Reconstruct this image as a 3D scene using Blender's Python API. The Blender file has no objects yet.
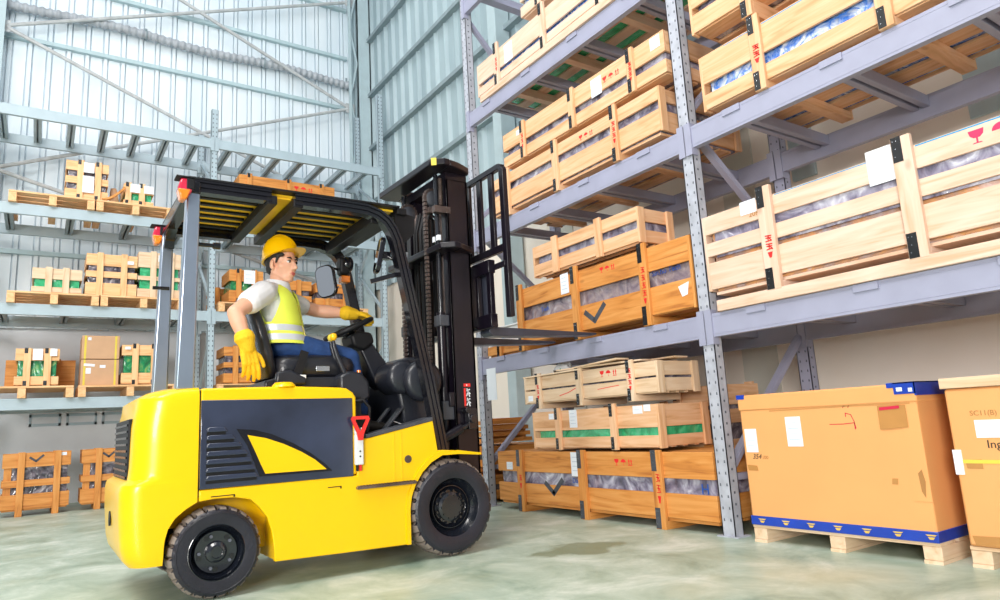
import bpy, bmesh, math, random
from mathutils import Vector, Matrix
random.seed(7)
PI = math.pi
SC = bpy.context.scene
COL = SC.collection

# ------------------------------------------------------------------ materials
def new_mat(name):
    m = bpy.data.materials.new(name); m.use_nodes = True
    nt = m.node_tree; b = nt.nodes['Principled BSDF']
    return m, nt, b

def N(nt, typ, **kw):
    n = nt.nodes.new(typ)
    for k, v in kw.items():
        if k in n.inputs: n.inputs[k].default_value = v
        else: setattr(n, k, v)
    return n

def ramp(nt, fac, stops):
    r = nt.nodes.new('ShaderNodeValToRGB')
    el = r.color_ramp.elements
    while len(el) < len(stops): el.new(0.5)
    for e, (p, c) in zip(el, stops):
        e.position = p; e.color = (c[0], c[1], c[2], 1)
    nt.links.new(fac, r.inputs[0])
    return r.outputs[0]

def coords(nt, scale=(1, 1, 1), kind='Object'):
    tc = nt.nodes.new('ShaderNodeTexCoord'); mp = nt.nodes.new('ShaderNodeMapping')
    mp.inputs['Scale'].default_value = scale
    nt.links.new(tc.outputs[kind], mp.inputs[0])
    return mp.outputs[0]

def plain(name, col, rough=.5, metal=0., coat=0., var=.06, nscale=6., bump=0., bscale=80., spec=.5):
    m, nt, b = new_mat(name)
    n = N(nt, 'ShaderNodeTexNoise', Scale=nscale, Detail=4.)
    nt.links.new(coords(nt), n.inputs['Vector'])
    c2 = [max(0, c * (1 - var)) for c in col]; c1 = [min(1, c * (1 + var)) for c in col]
    nt.links.new(ramp(nt, n.outputs[0], [(.3, c2), (.7, c1)]), b.inputs['Base Color'])
    b.inputs['Roughness'].default_value = rough; b.inputs['Metallic'].default_value = metal
    b.inputs['Coat Weight'].default_value = coat; b.inputs['Coat Roughness'].default_value = .08
    b.inputs['Specular IOR Level'].default_value = spec
    if bump:
        n2 = N(nt, 'ShaderNodeTexNoise', Scale=bscale, Detail=3.)
        nt.links.new(coords(nt), n2.inputs['Vector'])
        bp = N(nt, 'ShaderNodeBump', Strength=bump, Distance=.01)
        nt.links.new(n2.outputs[0], bp.inputs['Height']); nt.links.new(bp.outputs[0], b.inputs['Normal'])
    return m

def wood(name, dark, mid, light, axis=0, seedv=0.):
    m, nt, b = new_mat(name)
    s = [7., 7., 9.]; s[axis] = .8
    c = coords(nt, tuple(s))
    info = nt.nodes.new('ShaderNodeObjectInfo')
    ad = N(nt, 'ShaderNodeVectorMath', operation='ADD'); nt.links.new(c, ad.inputs[0])
    sc = N(nt, 'ShaderNodeVectorMath', operation='SCALE'); nt.links.new(info.outputs['Location'], sc.inputs[0]); sc.inputs['Scale'].default_value = 3.7
    nt.links.new(sc.outputs[0], ad.inputs[1])
    n = N(nt, 'ShaderNodeTexNoise', Scale=2.2, Detail=6., Distortion=1.3)
    nt.links.new(ad.outputs[0], n.inputs['Vector'])
    nt.links.new(ramp(nt, n.outputs[0], [(.28, dark), (.45, mid), (.66, light)]), b.inputs['Base Color'])
    k = N(nt, 'ShaderNodeTexVoronoi', Scale=1.15); k.inputs['Randomness'].default_value = 1.
    s2 = [4., 4., 5.]; s2[axis] = 2.2
    nt.links.new(coords(nt, tuple(s2)), k.inputs['Vector'])
    mx = N(nt, 'ShaderNodeMix', data_type='RGBA')
    kr = N(nt, 'ShaderNodeMapRange'); kr.inputs['From Min'].default_value = .05; kr.inputs['From Max'].default_value = .11
    kr.inputs['To Min'].default_value = .4; kr.inputs['To Max'].default_value = 0
    nt.links.new(k.outputs[0], kr.inputs[0]); nt.links.new(kr.outputs[0], mx.inputs[0])
    lk = b.inputs['Base Color'].links[0].from_socket
    nt.links.new(lk, mx.inputs[6]); mx.inputs[7].default_value = (dark[0] * .55, dark[1] * .45, dark[2] * .4, 1)
    nt.links.new(mx.outputs[2], b.inputs['Base Color'])
    b.inputs['Roughness'].default_value = .62
    bp = N(nt, 'ShaderNodeBump', Strength=.25, Distance=.004)
    nt.links.new(n.outputs[0], bp.inputs['Height']); nt.links.new(bp.outputs[0], b.inputs['Normal'])
    return m

def wrapmat(name, cols, rough=.16, scale=5.):
    m, nt, b = new_mat(name)
    n = N(nt, 'ShaderNodeTexNoise', Scale=scale, Detail=5., Distortion=2.2)
    nt.links.new(coords(nt), n.inputs['Vector'])
    k = len(cols)
    nt.links.new(ramp(nt, n.outputs[0], [(.3 + .42 * i / (k - 1), c) for i, c in enumerate(cols)]), b.inputs['Base Color'])
    b.inputs['Roughness'].default_value = rough; b.inputs['Coat Weight'].default_value = .7; b.inputs['Coat Roughness'].default_value = .12
    n2 = N(nt, 'ShaderNodeTexNoise', Scale=7., Detail=3., Distortion=2.)
    nt.links.new(coords(nt, (1, 1, .6)), n2.inputs['Vector'])
    bp = N(nt, 'ShaderNodeBump', Strength=.5, Distance=.03)
    nt.links.new(n2.outputs[0], bp.inputs['Height']); nt.links.new(bp.outputs[0], b.inputs['Normal']); nt.links.new(bp.outputs[0], b.inputs['Coat Normal'])
    return m

M = {}
M['yellow'] = plain('yellow_paint', (.96, .57, .0), .3, coat=.25, var=.015, spec=.35)
M['pillar'] = plain('pillar_blue_reflection', (.46, .54, .66), .28, metal=.9, var=.1, nscale=3.)  # black gloss pillars; pale blue metal colour imitates their bright reflection
M['yellow_dull'] = plain('yellow_guard_paint', (1., .58, .02), .45, var=.12)
M['black_gloss'] = plain('black_gloss_paint', (.007, .007, .011), .2, coat=.35, var=.2, spec=.4)
M['panel_black'] = plain('dark_side_panel', (.022, .03, .06), .16, coat=.9, var=.45, nscale=2.5)
M['mast_black'] = plain('mast_paint', (.007, .005, .010), .28, coat=.1, var=.25, spec=.35)
M['black_matte'] = plain('black_plastic', (.009, .009, .011), .5, var=.2, spec=.3)
M['dark_interior'] = plain('cab_plastic', (.016, .018, .026), .34, var=.2, bump=.15)
M['vinyl'] = plain('seat_vinyl', (.013, .014, .02), .33, coat=.2, var=.2, bump=.25, bscale=140.)
M['tire'] = plain('tire_rubber', (.018, .018, .028), .4, var=.2, bump=.3, bscale=60.)
M['tread'] = plain('tread_dusty', (.23, .19, .165), .8, var=.2, bump=.4, bscale=50.)
M['rim'] = plain('rim_black', (.008, .010, .016), .2, coat=.8, var=.2)
M['steel'] = plain('bright_steel', (.55, .58, .62), .2, metal=1., var=.1)
M['chain'] = plain('chain_steel', (.16, .12, .11), .4, metal=.7, var=.4, bump=.6, bscale=60.)
M['fork_steel'] = plain('fork_steel', (.05, .055, .08), .35, metal=.2, coat=.1, var=.25)
M['rack'] = plain('rack_grey_blue', (.34, .35, .47), .45, var=.05)
M['rack_post'] = plain('rack_post_grey', (.47, .49, .56), .4, metal=.1, var=.14, nscale=14.)
M['rack_hole'] = plain('rack_slot_dark', (.1, .11, .14), .7)
M['rack_left'] = plain('rack_pale_grey', (.42, .52, .58), .45, var=.05)
M['strap'] = plain('black_strap', (.012, .013, .015), .35, var=.3)
M['strap_grey'] = plain('dark_grey_strap', (.06, .065, .08), .45, var=.3)
M['red'] = plain('red_ink', (.8, .02, .02), .6, var=.05)
M['pink_ink'] = plain('crimson_ink', (.85, .03, .12), .6, var=.05)
M['black_ink'] = plain('black_ink', (.03, .025, .02), .7)
M['faint_ink'] = plain('faint_brown_ink', (.42, .2, .06), .7)
M['blue_ink'] = plain('blue_ink', (.01, .08, .4), .5)
M['blue_line'] = plain('blue_line', (.02, .32, .62), .5)
M['paper'] = plain('paper', (.82, .86, .92), .6, var=.02)
M['print_grey'] = plain('label_print', (.5, .56, .66), .6)
M['amber'] = plain('amber_lens', (.85, .22, .01), .18, coat=.8, var=.1)
M['red_lens'] = plain('red_lens', (.6, .02, .06), .18, coat=.8, var=.1)
M['red_handle'] = plain('red_plastic', (.8, .03, .025), .3)
M['white_plastic'] = plain('white_plastic', (.75, .77, .78), .4)
M['mirror'] = plain('mirror_glass', (.8, .85, .9), .03, metal=1., var=.01)
M['green_film'] = wrapmat('green_film', [(.02, .3, .12), (.05, .5, .22), (.12, .65, .34)])
M['green_dark'] = wrapmat('green_goods', [(.01, .13, .05), (.02, .32, .12), (.3, .45, .12)])
M['grey_wrap'] = wrapmat('grey_plastic_wrap', [(.09, .085, .13), (.22, .2, .29), (.42, .41, .52), (.75, .76, .85)])
M['grey_wrap_lo'] = wrapmat('brown_plastic_wrap', [(.1, .08, .11), (.24, .19, .23), (.34, .27, .28), (.5, .46, .52)])
M['orange_wrap'] = wrapmat('orange_plastic_wrap', [(.5, .5, .6), (.5, .3, .22), (.8, .38, .14), (.75, .6, .6)], scale=2.4)
M['blue_wrap'] = wrapmat('blue_printed_wrap', [(.75, .8, .9), (.45, .58, .85), (.02, .17, .7), (.4, .5, .75), (.85, .88, .95)], scale=6.)
M['dark_goods'] = wrapmat('dark_goods', [(.03, .03, .04), (.1, .09, .12), (.25, .22, .26), (.6, .58, .62)])
M['card'] = plain('cardboard', (.80, .38, .135), .7, var=.03, nscale=3.)
M['card_left'] = plain('cardboard_tan', (.6, .36, .21), .75, var=.05)
M['card_edge'] = plain('cardboard_crease', (.55, .26, .08), .75)
M['brown_tape'] = plain('brown_tape', (.5, .24, .07), .25, coat=.3)
M['yellow_tape'] = plain('yellow_tape', (.75, .6, .08), .3)
M['blue_tape'] = plain('blue_tape', (.008, .05, .42), .3, coat=.4, var=.15)
M['tape_gold'] = plain('tape_print_gold', (.75, .5, .1), .5)
for ax, nm in ((0, 'l'), (1, 'd'), (2, 'v')):
    M['pale_' + nm] = wood('pale_pine_' + nm, (.66, .41, .26), (.75, .52, .385), (.80, .60, .48), ax)
    M['warm_' + nm] = wood('warm_pine_' + nm, (.60, .30, .13), (.76, .43, .225), (.84, .53, .32), ax)
    M['orange_' + nm] = wood('orange_pine_' + nm, (.44, .15, .03), (.64, .25, .05), (.73, .33, .09), ax)
    M['cream_' + nm] = wood('cream_pine_' + nm, (.64, .42, .24), (.76, .55, .36), (.83, .64, .46), ax)
    M['far_' + nm] = wood('far_pine_' + nm, (.68, .36, .15), (.86, .5, .24), (.93, .6, .32), ax)
M['skin'] = plain('skin', (.80, .43, .29), .5, var=.06)
M['skin'].node_tree.nodes['Principled BSDF'].inputs['Subsurface Weight'].default_value = .15
M['skin'].node_tree.nodes['Principled BSDF'].inputs['Subsurface Radius'].default_value = (.02, .008, .004)
M['hair'] = plain('black_hair', (.012, .009, .008), .45, bump=.5, bscale=200.)
M['lip'] = plain('lips', (.55, .1, .1), .4)
M['eye_white'] = plain('eye_white', (.8, .78, .75), .3)
M['iris'] = plain('dark_iris', (.02, .012, .008), .15)
M['helmet'] = plain('helmet_yellow', (.95, .52, .0), .28, coat=.4, var=.02)
M['glove'] = plain('glove_yellow', (.92, .55, .012), .8, var=.1, bump=.5, bscale=120.)
M['shirt'] = plain('white_shirt', (.8, .8, .83), .8, var=.02, bump=.3, bscale=14.)
M['vest'] = plain('hi_vis_vest', (.85, .96, .10), .6, var=.03, bump=.35, bscale=16.)
M['reflect'] = plain('reflective_band', (.62, .66, .72), .35, metal=.2)
M['jeans'] = plain('blue_denim', (.015, .055, .19), .8, var=.25, nscale=14., bump=.5, bscale=20.)
M['shoe'] = plain('shoe_leather', (.03, .025, .02), .4)

# concrete
def concrete(name, a, b2, rough=.8):
    m, nt, b = new_mat(name)
    n = N(nt, 'ShaderNodeTexNoise', Scale=1.4, Detail=8.)
    nt.links.new(coords(nt), n.inputs['Vector'])
    nt.links.new(ramp(nt, n.outputs[0], [(.3, a), (.7, b2)]), b.inputs['Base Color'])
    b.inputs['Roughness'].default_value = rough
    return m
M['beige'] = concrete('beige_plaster', (.88, .79, .69), (.93, .86, .78))
M['greywall'] = concrete('grey_concrete', (.72, .74, .78), (.86, .88, .92))
M['pier'] = concrete('pale_pier', (.6, .59, .52), (.7, .69, .62))

def sheet(name, a, b2, metal=.0):
    m, nt, b = new_mat(name)
    n = N(nt, 'ShaderNodeTexNoise', Scale=1., Detail=6., Distortion=.6)
    nt.links.new(coords(nt, (1.6, 1.6, .45)), n.inputs['Vector'])
    nt.links.new(ramp(nt, n.outputs[0], [(.32, a), (.68, b2)]), b.inputs['Base Color'])
    b.inputs['Roughness'].default_value = .38; b.inputs['Metallic'].default_value = metal
    return m
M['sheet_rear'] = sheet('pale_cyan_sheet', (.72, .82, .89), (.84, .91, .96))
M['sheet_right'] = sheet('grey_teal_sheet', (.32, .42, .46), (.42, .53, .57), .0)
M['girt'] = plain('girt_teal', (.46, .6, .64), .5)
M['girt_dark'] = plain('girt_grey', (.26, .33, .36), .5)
M['rod'] = plain('brace_rod_grey', (.5, .52, .53), .45, var=.15, nscale=9.)
M['duct'] = plain('duct_silver', (.42, .45, .49), .5, metal=.0, var=.15)
M['column'] = plain('column_pale', (.48, .6, .64), .5, var=.05)

# floor
def floor_mat():
    m, nt, b = new_mat('green_grey_floor')
    c = coords(nt)
    n = N(nt, 'ShaderNodeTexNoise', Scale=2.1, Detail=12., Distortion=.5); n.inputs['Roughness'].default_value = .68
    nt.links.new(c, n.inputs['Vector'])
    base = ramp(nt, n.outputs[0], [(.32, (.22, .32, .25)), (.44, (.36, .46, .37)), (.54, (.46, .55, .46)), (.66, (.62, .68, .60))])
    n2 = N(nt, 'ShaderNodeTexNoise', Scale=.7, Detail=4.)
    nt.links.new(coords(nt, (1, 1, 1)), n2.inputs['Vector'])
    warm = N(nt, 'ShaderNodeMapRange'); warm.inputs['From Min'].default_value = .56; warm.inputs['From Max'].default_value = .72; warm.inputs['To Max'].default_value = .45
    nt.links.new(n2.outputs[0], warm.inputs[0])
    mx = N(nt, 'ShaderNodeMix', data_type='RGBA'); nt.links.new(warm.outputs[0], mx.inputs[0]); nt.links.new(base, mx.inputs[6]); mx.inputs[7].default_value = (.55, .5, .3, 1)
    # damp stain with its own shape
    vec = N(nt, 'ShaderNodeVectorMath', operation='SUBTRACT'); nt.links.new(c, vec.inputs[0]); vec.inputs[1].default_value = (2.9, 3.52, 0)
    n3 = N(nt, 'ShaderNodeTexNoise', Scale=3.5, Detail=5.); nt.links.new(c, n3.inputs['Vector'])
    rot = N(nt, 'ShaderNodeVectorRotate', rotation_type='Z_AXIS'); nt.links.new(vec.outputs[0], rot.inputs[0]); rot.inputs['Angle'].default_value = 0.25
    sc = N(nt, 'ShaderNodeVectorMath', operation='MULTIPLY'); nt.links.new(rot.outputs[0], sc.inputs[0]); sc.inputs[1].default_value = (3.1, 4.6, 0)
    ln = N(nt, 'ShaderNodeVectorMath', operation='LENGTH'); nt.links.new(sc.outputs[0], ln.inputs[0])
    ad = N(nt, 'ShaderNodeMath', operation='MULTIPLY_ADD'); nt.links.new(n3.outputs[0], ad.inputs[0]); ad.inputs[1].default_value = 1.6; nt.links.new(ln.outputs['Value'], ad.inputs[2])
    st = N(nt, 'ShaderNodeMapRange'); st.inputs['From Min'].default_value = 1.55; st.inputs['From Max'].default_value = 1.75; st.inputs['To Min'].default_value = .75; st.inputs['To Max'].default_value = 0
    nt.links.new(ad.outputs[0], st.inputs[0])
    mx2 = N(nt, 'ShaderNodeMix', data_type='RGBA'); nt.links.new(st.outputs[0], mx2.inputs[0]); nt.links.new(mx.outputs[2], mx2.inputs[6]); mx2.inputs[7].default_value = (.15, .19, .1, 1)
    nt.links.new(mx2.outputs[2], b.inputs['Base Color'])
    rr = N(nt, 'ShaderNodeMapRange'); nt.links.new(n.outputs[0], rr.inputs[0]); rr.inputs['To Min'].default_value = .22; rr.inputs['To Max'].default_value = .6
    nt.links.new(rr.outputs[0], b.inputs['Roughness'])
    return m
M['floor'] = floor_mat()

# ------------------------------------------------------------------ mesh builder
class MB:
    """collects shapes; build() links them as ONE mesh object"""
    def __init__(s): s.v = []; s.f = []; s.mi = []; s.cur = 0
    def add(s, vs, fs):
        o = len(s.v); s.v += [tuple(v) for v in vs]
        for f in fs: s.f.append([i + o for i in f]); s.mi.append(s.cur)
        return s
    def box(s, x0, x1, y0, y1, z0, z1, M4=None):
        vs = [Vector((x, y, z)) for z in (z0, z1) for y in (y0, y1) for x in (x0, x1)]
        if M4: vs = [M4 @ v for v in vs]
        return s.add(vs, [(0, 2, 3, 1), (4, 5, 7, 6), (0, 1, 5, 4), (2, 6, 7, 3), (0, 4, 6, 2), (1, 3, 7, 5)])
    def prism(s, pts, axis, a, b, M4=None):
        """polygon pts in the two other axes, extruded along axis from a to b"""
        def mk(p, t):
            if axis == 0: return Vector((t, p[0], p[1]))
            if axis == 1: return Vector((p[0], t, p[1]))
            return Vector((p[0], p[1], t))
        n = len(pts); vs = [mk(p, a) for p in pts] + [mk(p, b) for p in pts]
        if M4: vs = [M4 @ v for v in vs]
        fs = [tuple(range(n - 1, -1, -1)), tuple(range(n, 2 * n))] + [(i, (i + 1) % n, (i + 1) % n + n, i + n) for i in range(n)]
        return s.add(vs, fs)
    def loft(s, rings, cap=True):
        n = len(rings[0]); vs = [p for r in rings for p in r]; fs = []
        for k in range(len(rings) - 1):
            for i in range(n):
                j = (i + 1) % n
                fs.append((k * n + i, k * n + j, (k + 1) * n + j, (k + 1) * n + i))
        if cap: fs += [tuple(range(n - 1, -1, -1)), tuple(range((len(rings) - 1) * n, len(rings) * n))]
        return s.add(vs, fs)
    def tube(s, pts, r, n=10, closed=False, cap=True):
        pts = [Vector(p) for p in pts]; rs = r if isinstance(r, (list, tuple)) else [r] * len(pts)
        rings = []; up = None; L = len(pts)
        for i, p in enumerate(pts):
            if closed: d = (pts[(i + 1) % L] - pts[i - 1])
            else: d = (pts[min(i + 1, L - 1)] - pts[max(i - 1, 0)])
            d = d.normalized()
            if up is None: up = Vector((0, 0, 1)) if abs(d.z) < .9 else Vector((1, 0, 0))
            u = d.cross(up).normalized(); w = u.cross(d).normalized(); up = w
            rings.append([p + (u * math.cos(2 * PI * k / n) + w * math.sin(2 * PI * k / n)) * rs[i] for k in range(n)])
        if closed: rings.append(rings[0]); cap = False
        return s.loft(rings, cap)
    def cyl(s, a, b, r, n=20, r2=None): return s.tube([a, b], [r, r if r2 is None else r2], n)
    def bar(s, a, b, w, h, up=(0, 0, 1)):
        a = Vector(a); b = Vector(b); d = (b - a).normalized(); up = Vector(up)
        u = d.cross(up).normalized(); v = u.cross(d).normalized()
        q = [(-.5, -.5), (.5, -.5), (.5, .5), (-.5, .5)]
        return s.loft([[p + u * (i * w) + v * (j * h) for i, j in q] for p in (a, b)])
    def lathe(s, prof, c, axis=1, n=48, cap=True, rmod=None):
        """prof: list of (radius, offset along axis)"""
        rings = []
        for k in range(n):
            a = 2 * PI * k / n; ring = []
            for j, (r, t) in enumerate(prof):
                if rmod: r = rmod(k, j, r)
                x, z = r * math.cos(a), r * math.sin(a)
                if axis == 1: ring.append(Vector((c[0] + x, c[1] + t, c[2] + z)))
                elif axis == 2: ring.append(Vector((c[0] + x, c[1] + z, c[2] + t)))
                else: ring.append(Vector((c[0] + t, c[1] + x, c[2] + z)))
            rings.append(ring)
        m = len(prof); vs = [p for r in rings for p in r]; fs = []
        for k in range(n):
            k2 = (k + 1) % n
            for j in range(m - 1): fs.append((k * m + j, k * m + j + 1, k2 * m + j + 1, k2 * m + j))
        return s.add(vs, fs)
    def build(s, name, mat, parent=None, off=None, bevel=0, smooth=35, mats=None):
        me = bpy.data.meshes.new(name)
        if off is None and parent is not None and parent.get('_off') is not None: off = Vector(parent['_off'])
        o3 = Vector(off) if off is not None else Vector((0, 0, 0))
        me.from_pydata([tuple(Vector(v) - o3) for v in s.v], [], s.f)
        for mm in (mats or [mat]): me.materials.append(mm)
        me.polygons.foreach_set('material_index', s.mi)
        bm = bmesh.new(); bm.from_mesh(me); bmesh.ops.recalc_face_normals(bm, faces=bm.faces); bm.to_mesh(me); bm.free()
        me.polygons.foreach_set('use_smooth', [True] * len(me.polygons))
        me.set_sharp_from_angle(angle=math.radians(smooth)); me.update()
        o = bpy.data.objects.new(name, me); COL.objects.link(o)
        if parent is not None: o.parent = parent
        o['_off'] = tuple(o3)
        if bevel:
            b = o.modifiers.new('bevel', 'BEVEL'); b.width = bevel; b.segments = 2; b.limit_method = 'ANGLE'; b.angle_limit = math.radians(40)
        return o

def rrect(x0, x1, y0, y1, r, n=5):
    """rounded rectangle polygon"""
    pts = []
    for cx, cy, a0 in ((x1 - r, y1 - r, 0), (x0 + r, y1 - r, 90), (x0 + r, y0 + r, 180), (x1 - r, y0 + r, 270)):
        for k in range(n + 1):
            a = math.radians(a0 + 90 * k / n); pts.append((cx + r * math.cos(a), cy + r * math.sin(a)))
    return pts

def tag(o, label, cat, group=None):
    o['label'] = label; o['category'] = cat
    if group: o['group'] = group
    return o
def empty(name, loc, rz=0, label=None, cat=None, group=None, local=False):
    o = bpy.data.objects.new(name, None); COL.objects.link(o); o.location = loc; o.rotation_euler = (0, 0, rz)
    o.empty_display_size = .1
    o['_off'] = (0., 0., 0.) if local else tuple(loc)
    if label: tag(o, label, cat, group)
    return o
def struct(o): o['kind'] = 'structure'; return o

def text_part(txt, mat, parent, loc, size, rot, name='marking', label=None, shear=0., thick=.0008):
    cu = bpy.data.curves.new(name, 'FONT'); cu.body = txt; cu.size = size; cu.extrude = thick; cu.shear = shear
    cu.align_x = 'CENTER'; cu.align_y = 'CENTER'; cu.resolution_u = 3
    t = bpy.data.objects.new(name, cu); COL.objects.link(t)
    bpy.context.view_layer.update()
    me = bpy.data.meshes.new_from_object(t.evaluated_get(bpy.context.evaluated_depsgraph_get()))
    bpy.data.objects.remove(t); me.materials.clear(); me.materials.append(mat)
    o = bpy.data.objects.new(name, me); COL.objects.link(o); o.parent = parent; o.location = loc; o.rotation_euler = rot
    if label: o['label'] = label
    return o
# ------------------------------------------------------------------ setting
YW, XW = 12.4, 5.4
mb = MB(); mb.box(-8, XW + .2, -6, YW + .2, -.15, 0)
struct(mb.build('floor', M['floor']))
# rear wall: grey concrete below, cyan sheet above
mb = MB(); mb.box(-8, XW, YW, YW + .2, 0, 2.66)
mb.cur = 1
for x0 in (-.12, .35, .82, 1.3, 1.8, 2.3, 2.8, 3.3):   # shallow grilles low in the wall
    mb.box(x0, x0 + .4, YW - .012, YW, 1.15, 1.19); mb.box(x0, x0 + .4, YW - .012, YW, 1.29, 1.33)
    mb.box(x0, x0 + .03, YW - .012, YW, 1.15, 1.33); mb.box(x0 + .37, x0 + .4, YW - .012, YW, 1.15, 1.33)
mb.cur = 0
struct(mb.build('wall_rear', M['greywall'], mats=[M['greywall'], M['rack_left']]))
def corrugated(a0, a1, pitch, rib, depth, z0, z1, plane, face):
    """sheet with raised ribs; returns polyline prism. face: 'y' -> wall normal -Y, 'x' -> wall normal -X"""
    pts = []; a = a0
    while a < a1:
        g = .018
        pts += ([(a + g, 0), (a + pitch - rib - g, 0), (a + pitch - rib - g * .8, .04), (a + pitch - rib, .04), (a + pitch - rib + .004, -depth), (a + pitch - .004, -depth), (a + pitch, .04), (a + pitch + g * .8, .04)] if face == 'y' else [(a, 0), (a + pitch - rib, 0), (a + pitch - rib * .62, -depth), (a + pitch - rib * .38, -depth)])
        a += pitch
    pts.append((a1 + .01, 0))
    mb = MB(); vs = []; n = len(pts)
    for z in (z0, z1):
        for p in pts:
            vs.append((p[0], plane + p[1], z) if face == 'y' else (plane + p[1], p[0], z))
    mb.add(vs, [(i, i + 1, n + i + 1, n + i) for i in range(n - 1)])
    return mb
struct(corrugated(-8, XW, .262, .06, .02, 2.62, 12.5, YW - .045, 'y').build('wall_rear', M['sheet_rear'], smooth=20))
mb = MB(); mb.box(-8, XW, YW, YW + .1, 2.66, 12.5); struct(mb.build('wall_rear', M['sheet_rear']))
# right wall
mb = MB(); mb.box(XW, XW + .2, -6, YW, 0, 3.55)
mb.cur = 1
for y in (1.05, 3.6, 6.2, 8.8): mb.box(XW - .015, XW, y, y + .36, 0, 3.55)
mb.cur = 0
struct(mb.build('wall_right', M['beige'], mats=[M['beige'], M['pier']]))
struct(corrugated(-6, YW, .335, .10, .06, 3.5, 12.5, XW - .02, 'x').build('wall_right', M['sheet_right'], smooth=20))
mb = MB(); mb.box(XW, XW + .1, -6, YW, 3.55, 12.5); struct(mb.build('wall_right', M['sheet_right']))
# grey panels hung on the right wall, high up
mb = MB(); mb.box(XW - .03, XW, 1.55, 1.83, 2.75, 3.4); struct(mb.build('trim_1', M['column'], bevel=.004))
mb = MB(); mb.box(XW - .03, XW, 3.0, 3.22, 2.75, 3.4); struct(mb.build('trim_1', M['column'], bevel=.004))
# girts (horizontal rails of both walls)
k = 2
for z in (3.78, 6.1, 7.29, 8.4, 9.5):
    mb = MB(); mb.prism([(YW - .13, z - .033), (YW - .13, z + .033), (YW - .115, z + .033), (YW - .115, z - .02), (YW - .045, z - .02), (YW - .045, z - .033)], 0, -8, 4.9)
    struct(mb.build('trim_%d' % k, M['girt'])); k += 1
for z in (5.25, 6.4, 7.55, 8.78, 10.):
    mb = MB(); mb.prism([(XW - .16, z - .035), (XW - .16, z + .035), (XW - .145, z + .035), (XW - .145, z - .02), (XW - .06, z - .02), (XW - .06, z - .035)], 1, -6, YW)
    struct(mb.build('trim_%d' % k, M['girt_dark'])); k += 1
# corner column, laced
mb = MB(); mb.box(5.02, 5.33, 12.05, 12.09, 0, 12.5); mb.box(5.02, 5.06, 12.05, 12.36, 0, 12.5); mb.box(5.29, 5.33, 12.05, 12.36, 0, 12.5)
struct(mb.build('trim_%d' % k, M['column'], bevel=.006)); k += 1
mb = MB(); mb.box(4.84, 4.88, 12.0, 12.06, 0, 12.5); mb.box(4.96, 5.0, 12.2, 12.26, 0, 12.5)
z = 4.2; s = 1
while z < 12:
    mb.bar((4.86 if s > 0 else 5.02, 12.05, z), (5.02 if s > 0 else 4.86, 12.05, z + .8), .03, .03); z += .8; s = -s
struct(mb.build('trim_%d' % k, M['column'])); k += 1
mb = MB(); mb.box(-1.0, -.76, 12.0, 12.06, 0, 12.5); mb.box(-.9, -.86, 12.06, 12.36, 0, 12.5)
struct(mb.build('trim_%d' % k, M['column'])); k += 1
mb = MB(); mb.box(4.72, XW, 12.2, YW, 0, 3.55); struct(mb.build('trim_%d' % k, M['pier'])); k += 1
mb = MB(); mb.box(5.1, XW - .05, 7.2, 7.4, 0, 12.5); struct(mb.build('trim_%d' % k, M['column'], bevel=.01)); k += 1
# wind bracing rods between the columns
mb = MB()
YB = 12.12
NL0, NL1, NR0, NR1 = (-.78, YB, 7.34), (-.78, YB, 5.0), (4.9, YB, 9.6), (4.88, YB, 7.22)
for a, b_ in ((NL0, NR0), (NL0, (4.88, YB, 5.0)), ((-.78, YB, 9.7), NR1), (NL1, NR1), (NL1, (4.88, YB, 3.4))):
    mb.tube([a, b_], .032, 8)
for p in (NL0, NL1, NR0, NR1): mb.box(p[0] - .09, p[0] + .09, YB - .02, YB + .0, p[2] - .1, p[2] + .1)
struct(mb.build('trim_%d' % k, M['rod'])); k += 1
# flexible duct along rear wall
duct = tag(empty('air_duct', (2.3, 12.2, 7.83)), 'ribbed silver flexible duct slung across the high rear wall', 'duct')
pts = []; rr = []
n = 700
for i in range(n + 1):
    t = i / n; x = -1.2 + 6.5 * t
    pts.append((x, 12.22, 7.80 + .03 * math.sin(x * 2.2))); rr.append(.072 + .010 * math.sin(x * 2 * PI / .11))
MB().tube(pts, rr, 12).build('duct_body', M['duct'], duct, smooth=60)
mb = MB()
for x in (-.85, 1.2, 3.2, 4.9): mb.tube([(x, 12.22 + .095 * math.cos(a), 7.80 + .03 * math.sin(x * 2.2) + .095 * math.sin(a)) for a in [2 * PI * q / 20 for q in range(20)]], .01, 6, closed=True); mb.box(x - .015, x + .015, 12.33, 12.37, 7.8, 8.0)
mb.build('hanger', M['girt_dark'], duct)
# low plastered curb strip under the grey wall
mb = MB(); mb.box(-8, 4.7, YW - .02, YW, 0, .1); struct(mb.build('baseboard_rear', M['greywall']))
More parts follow.
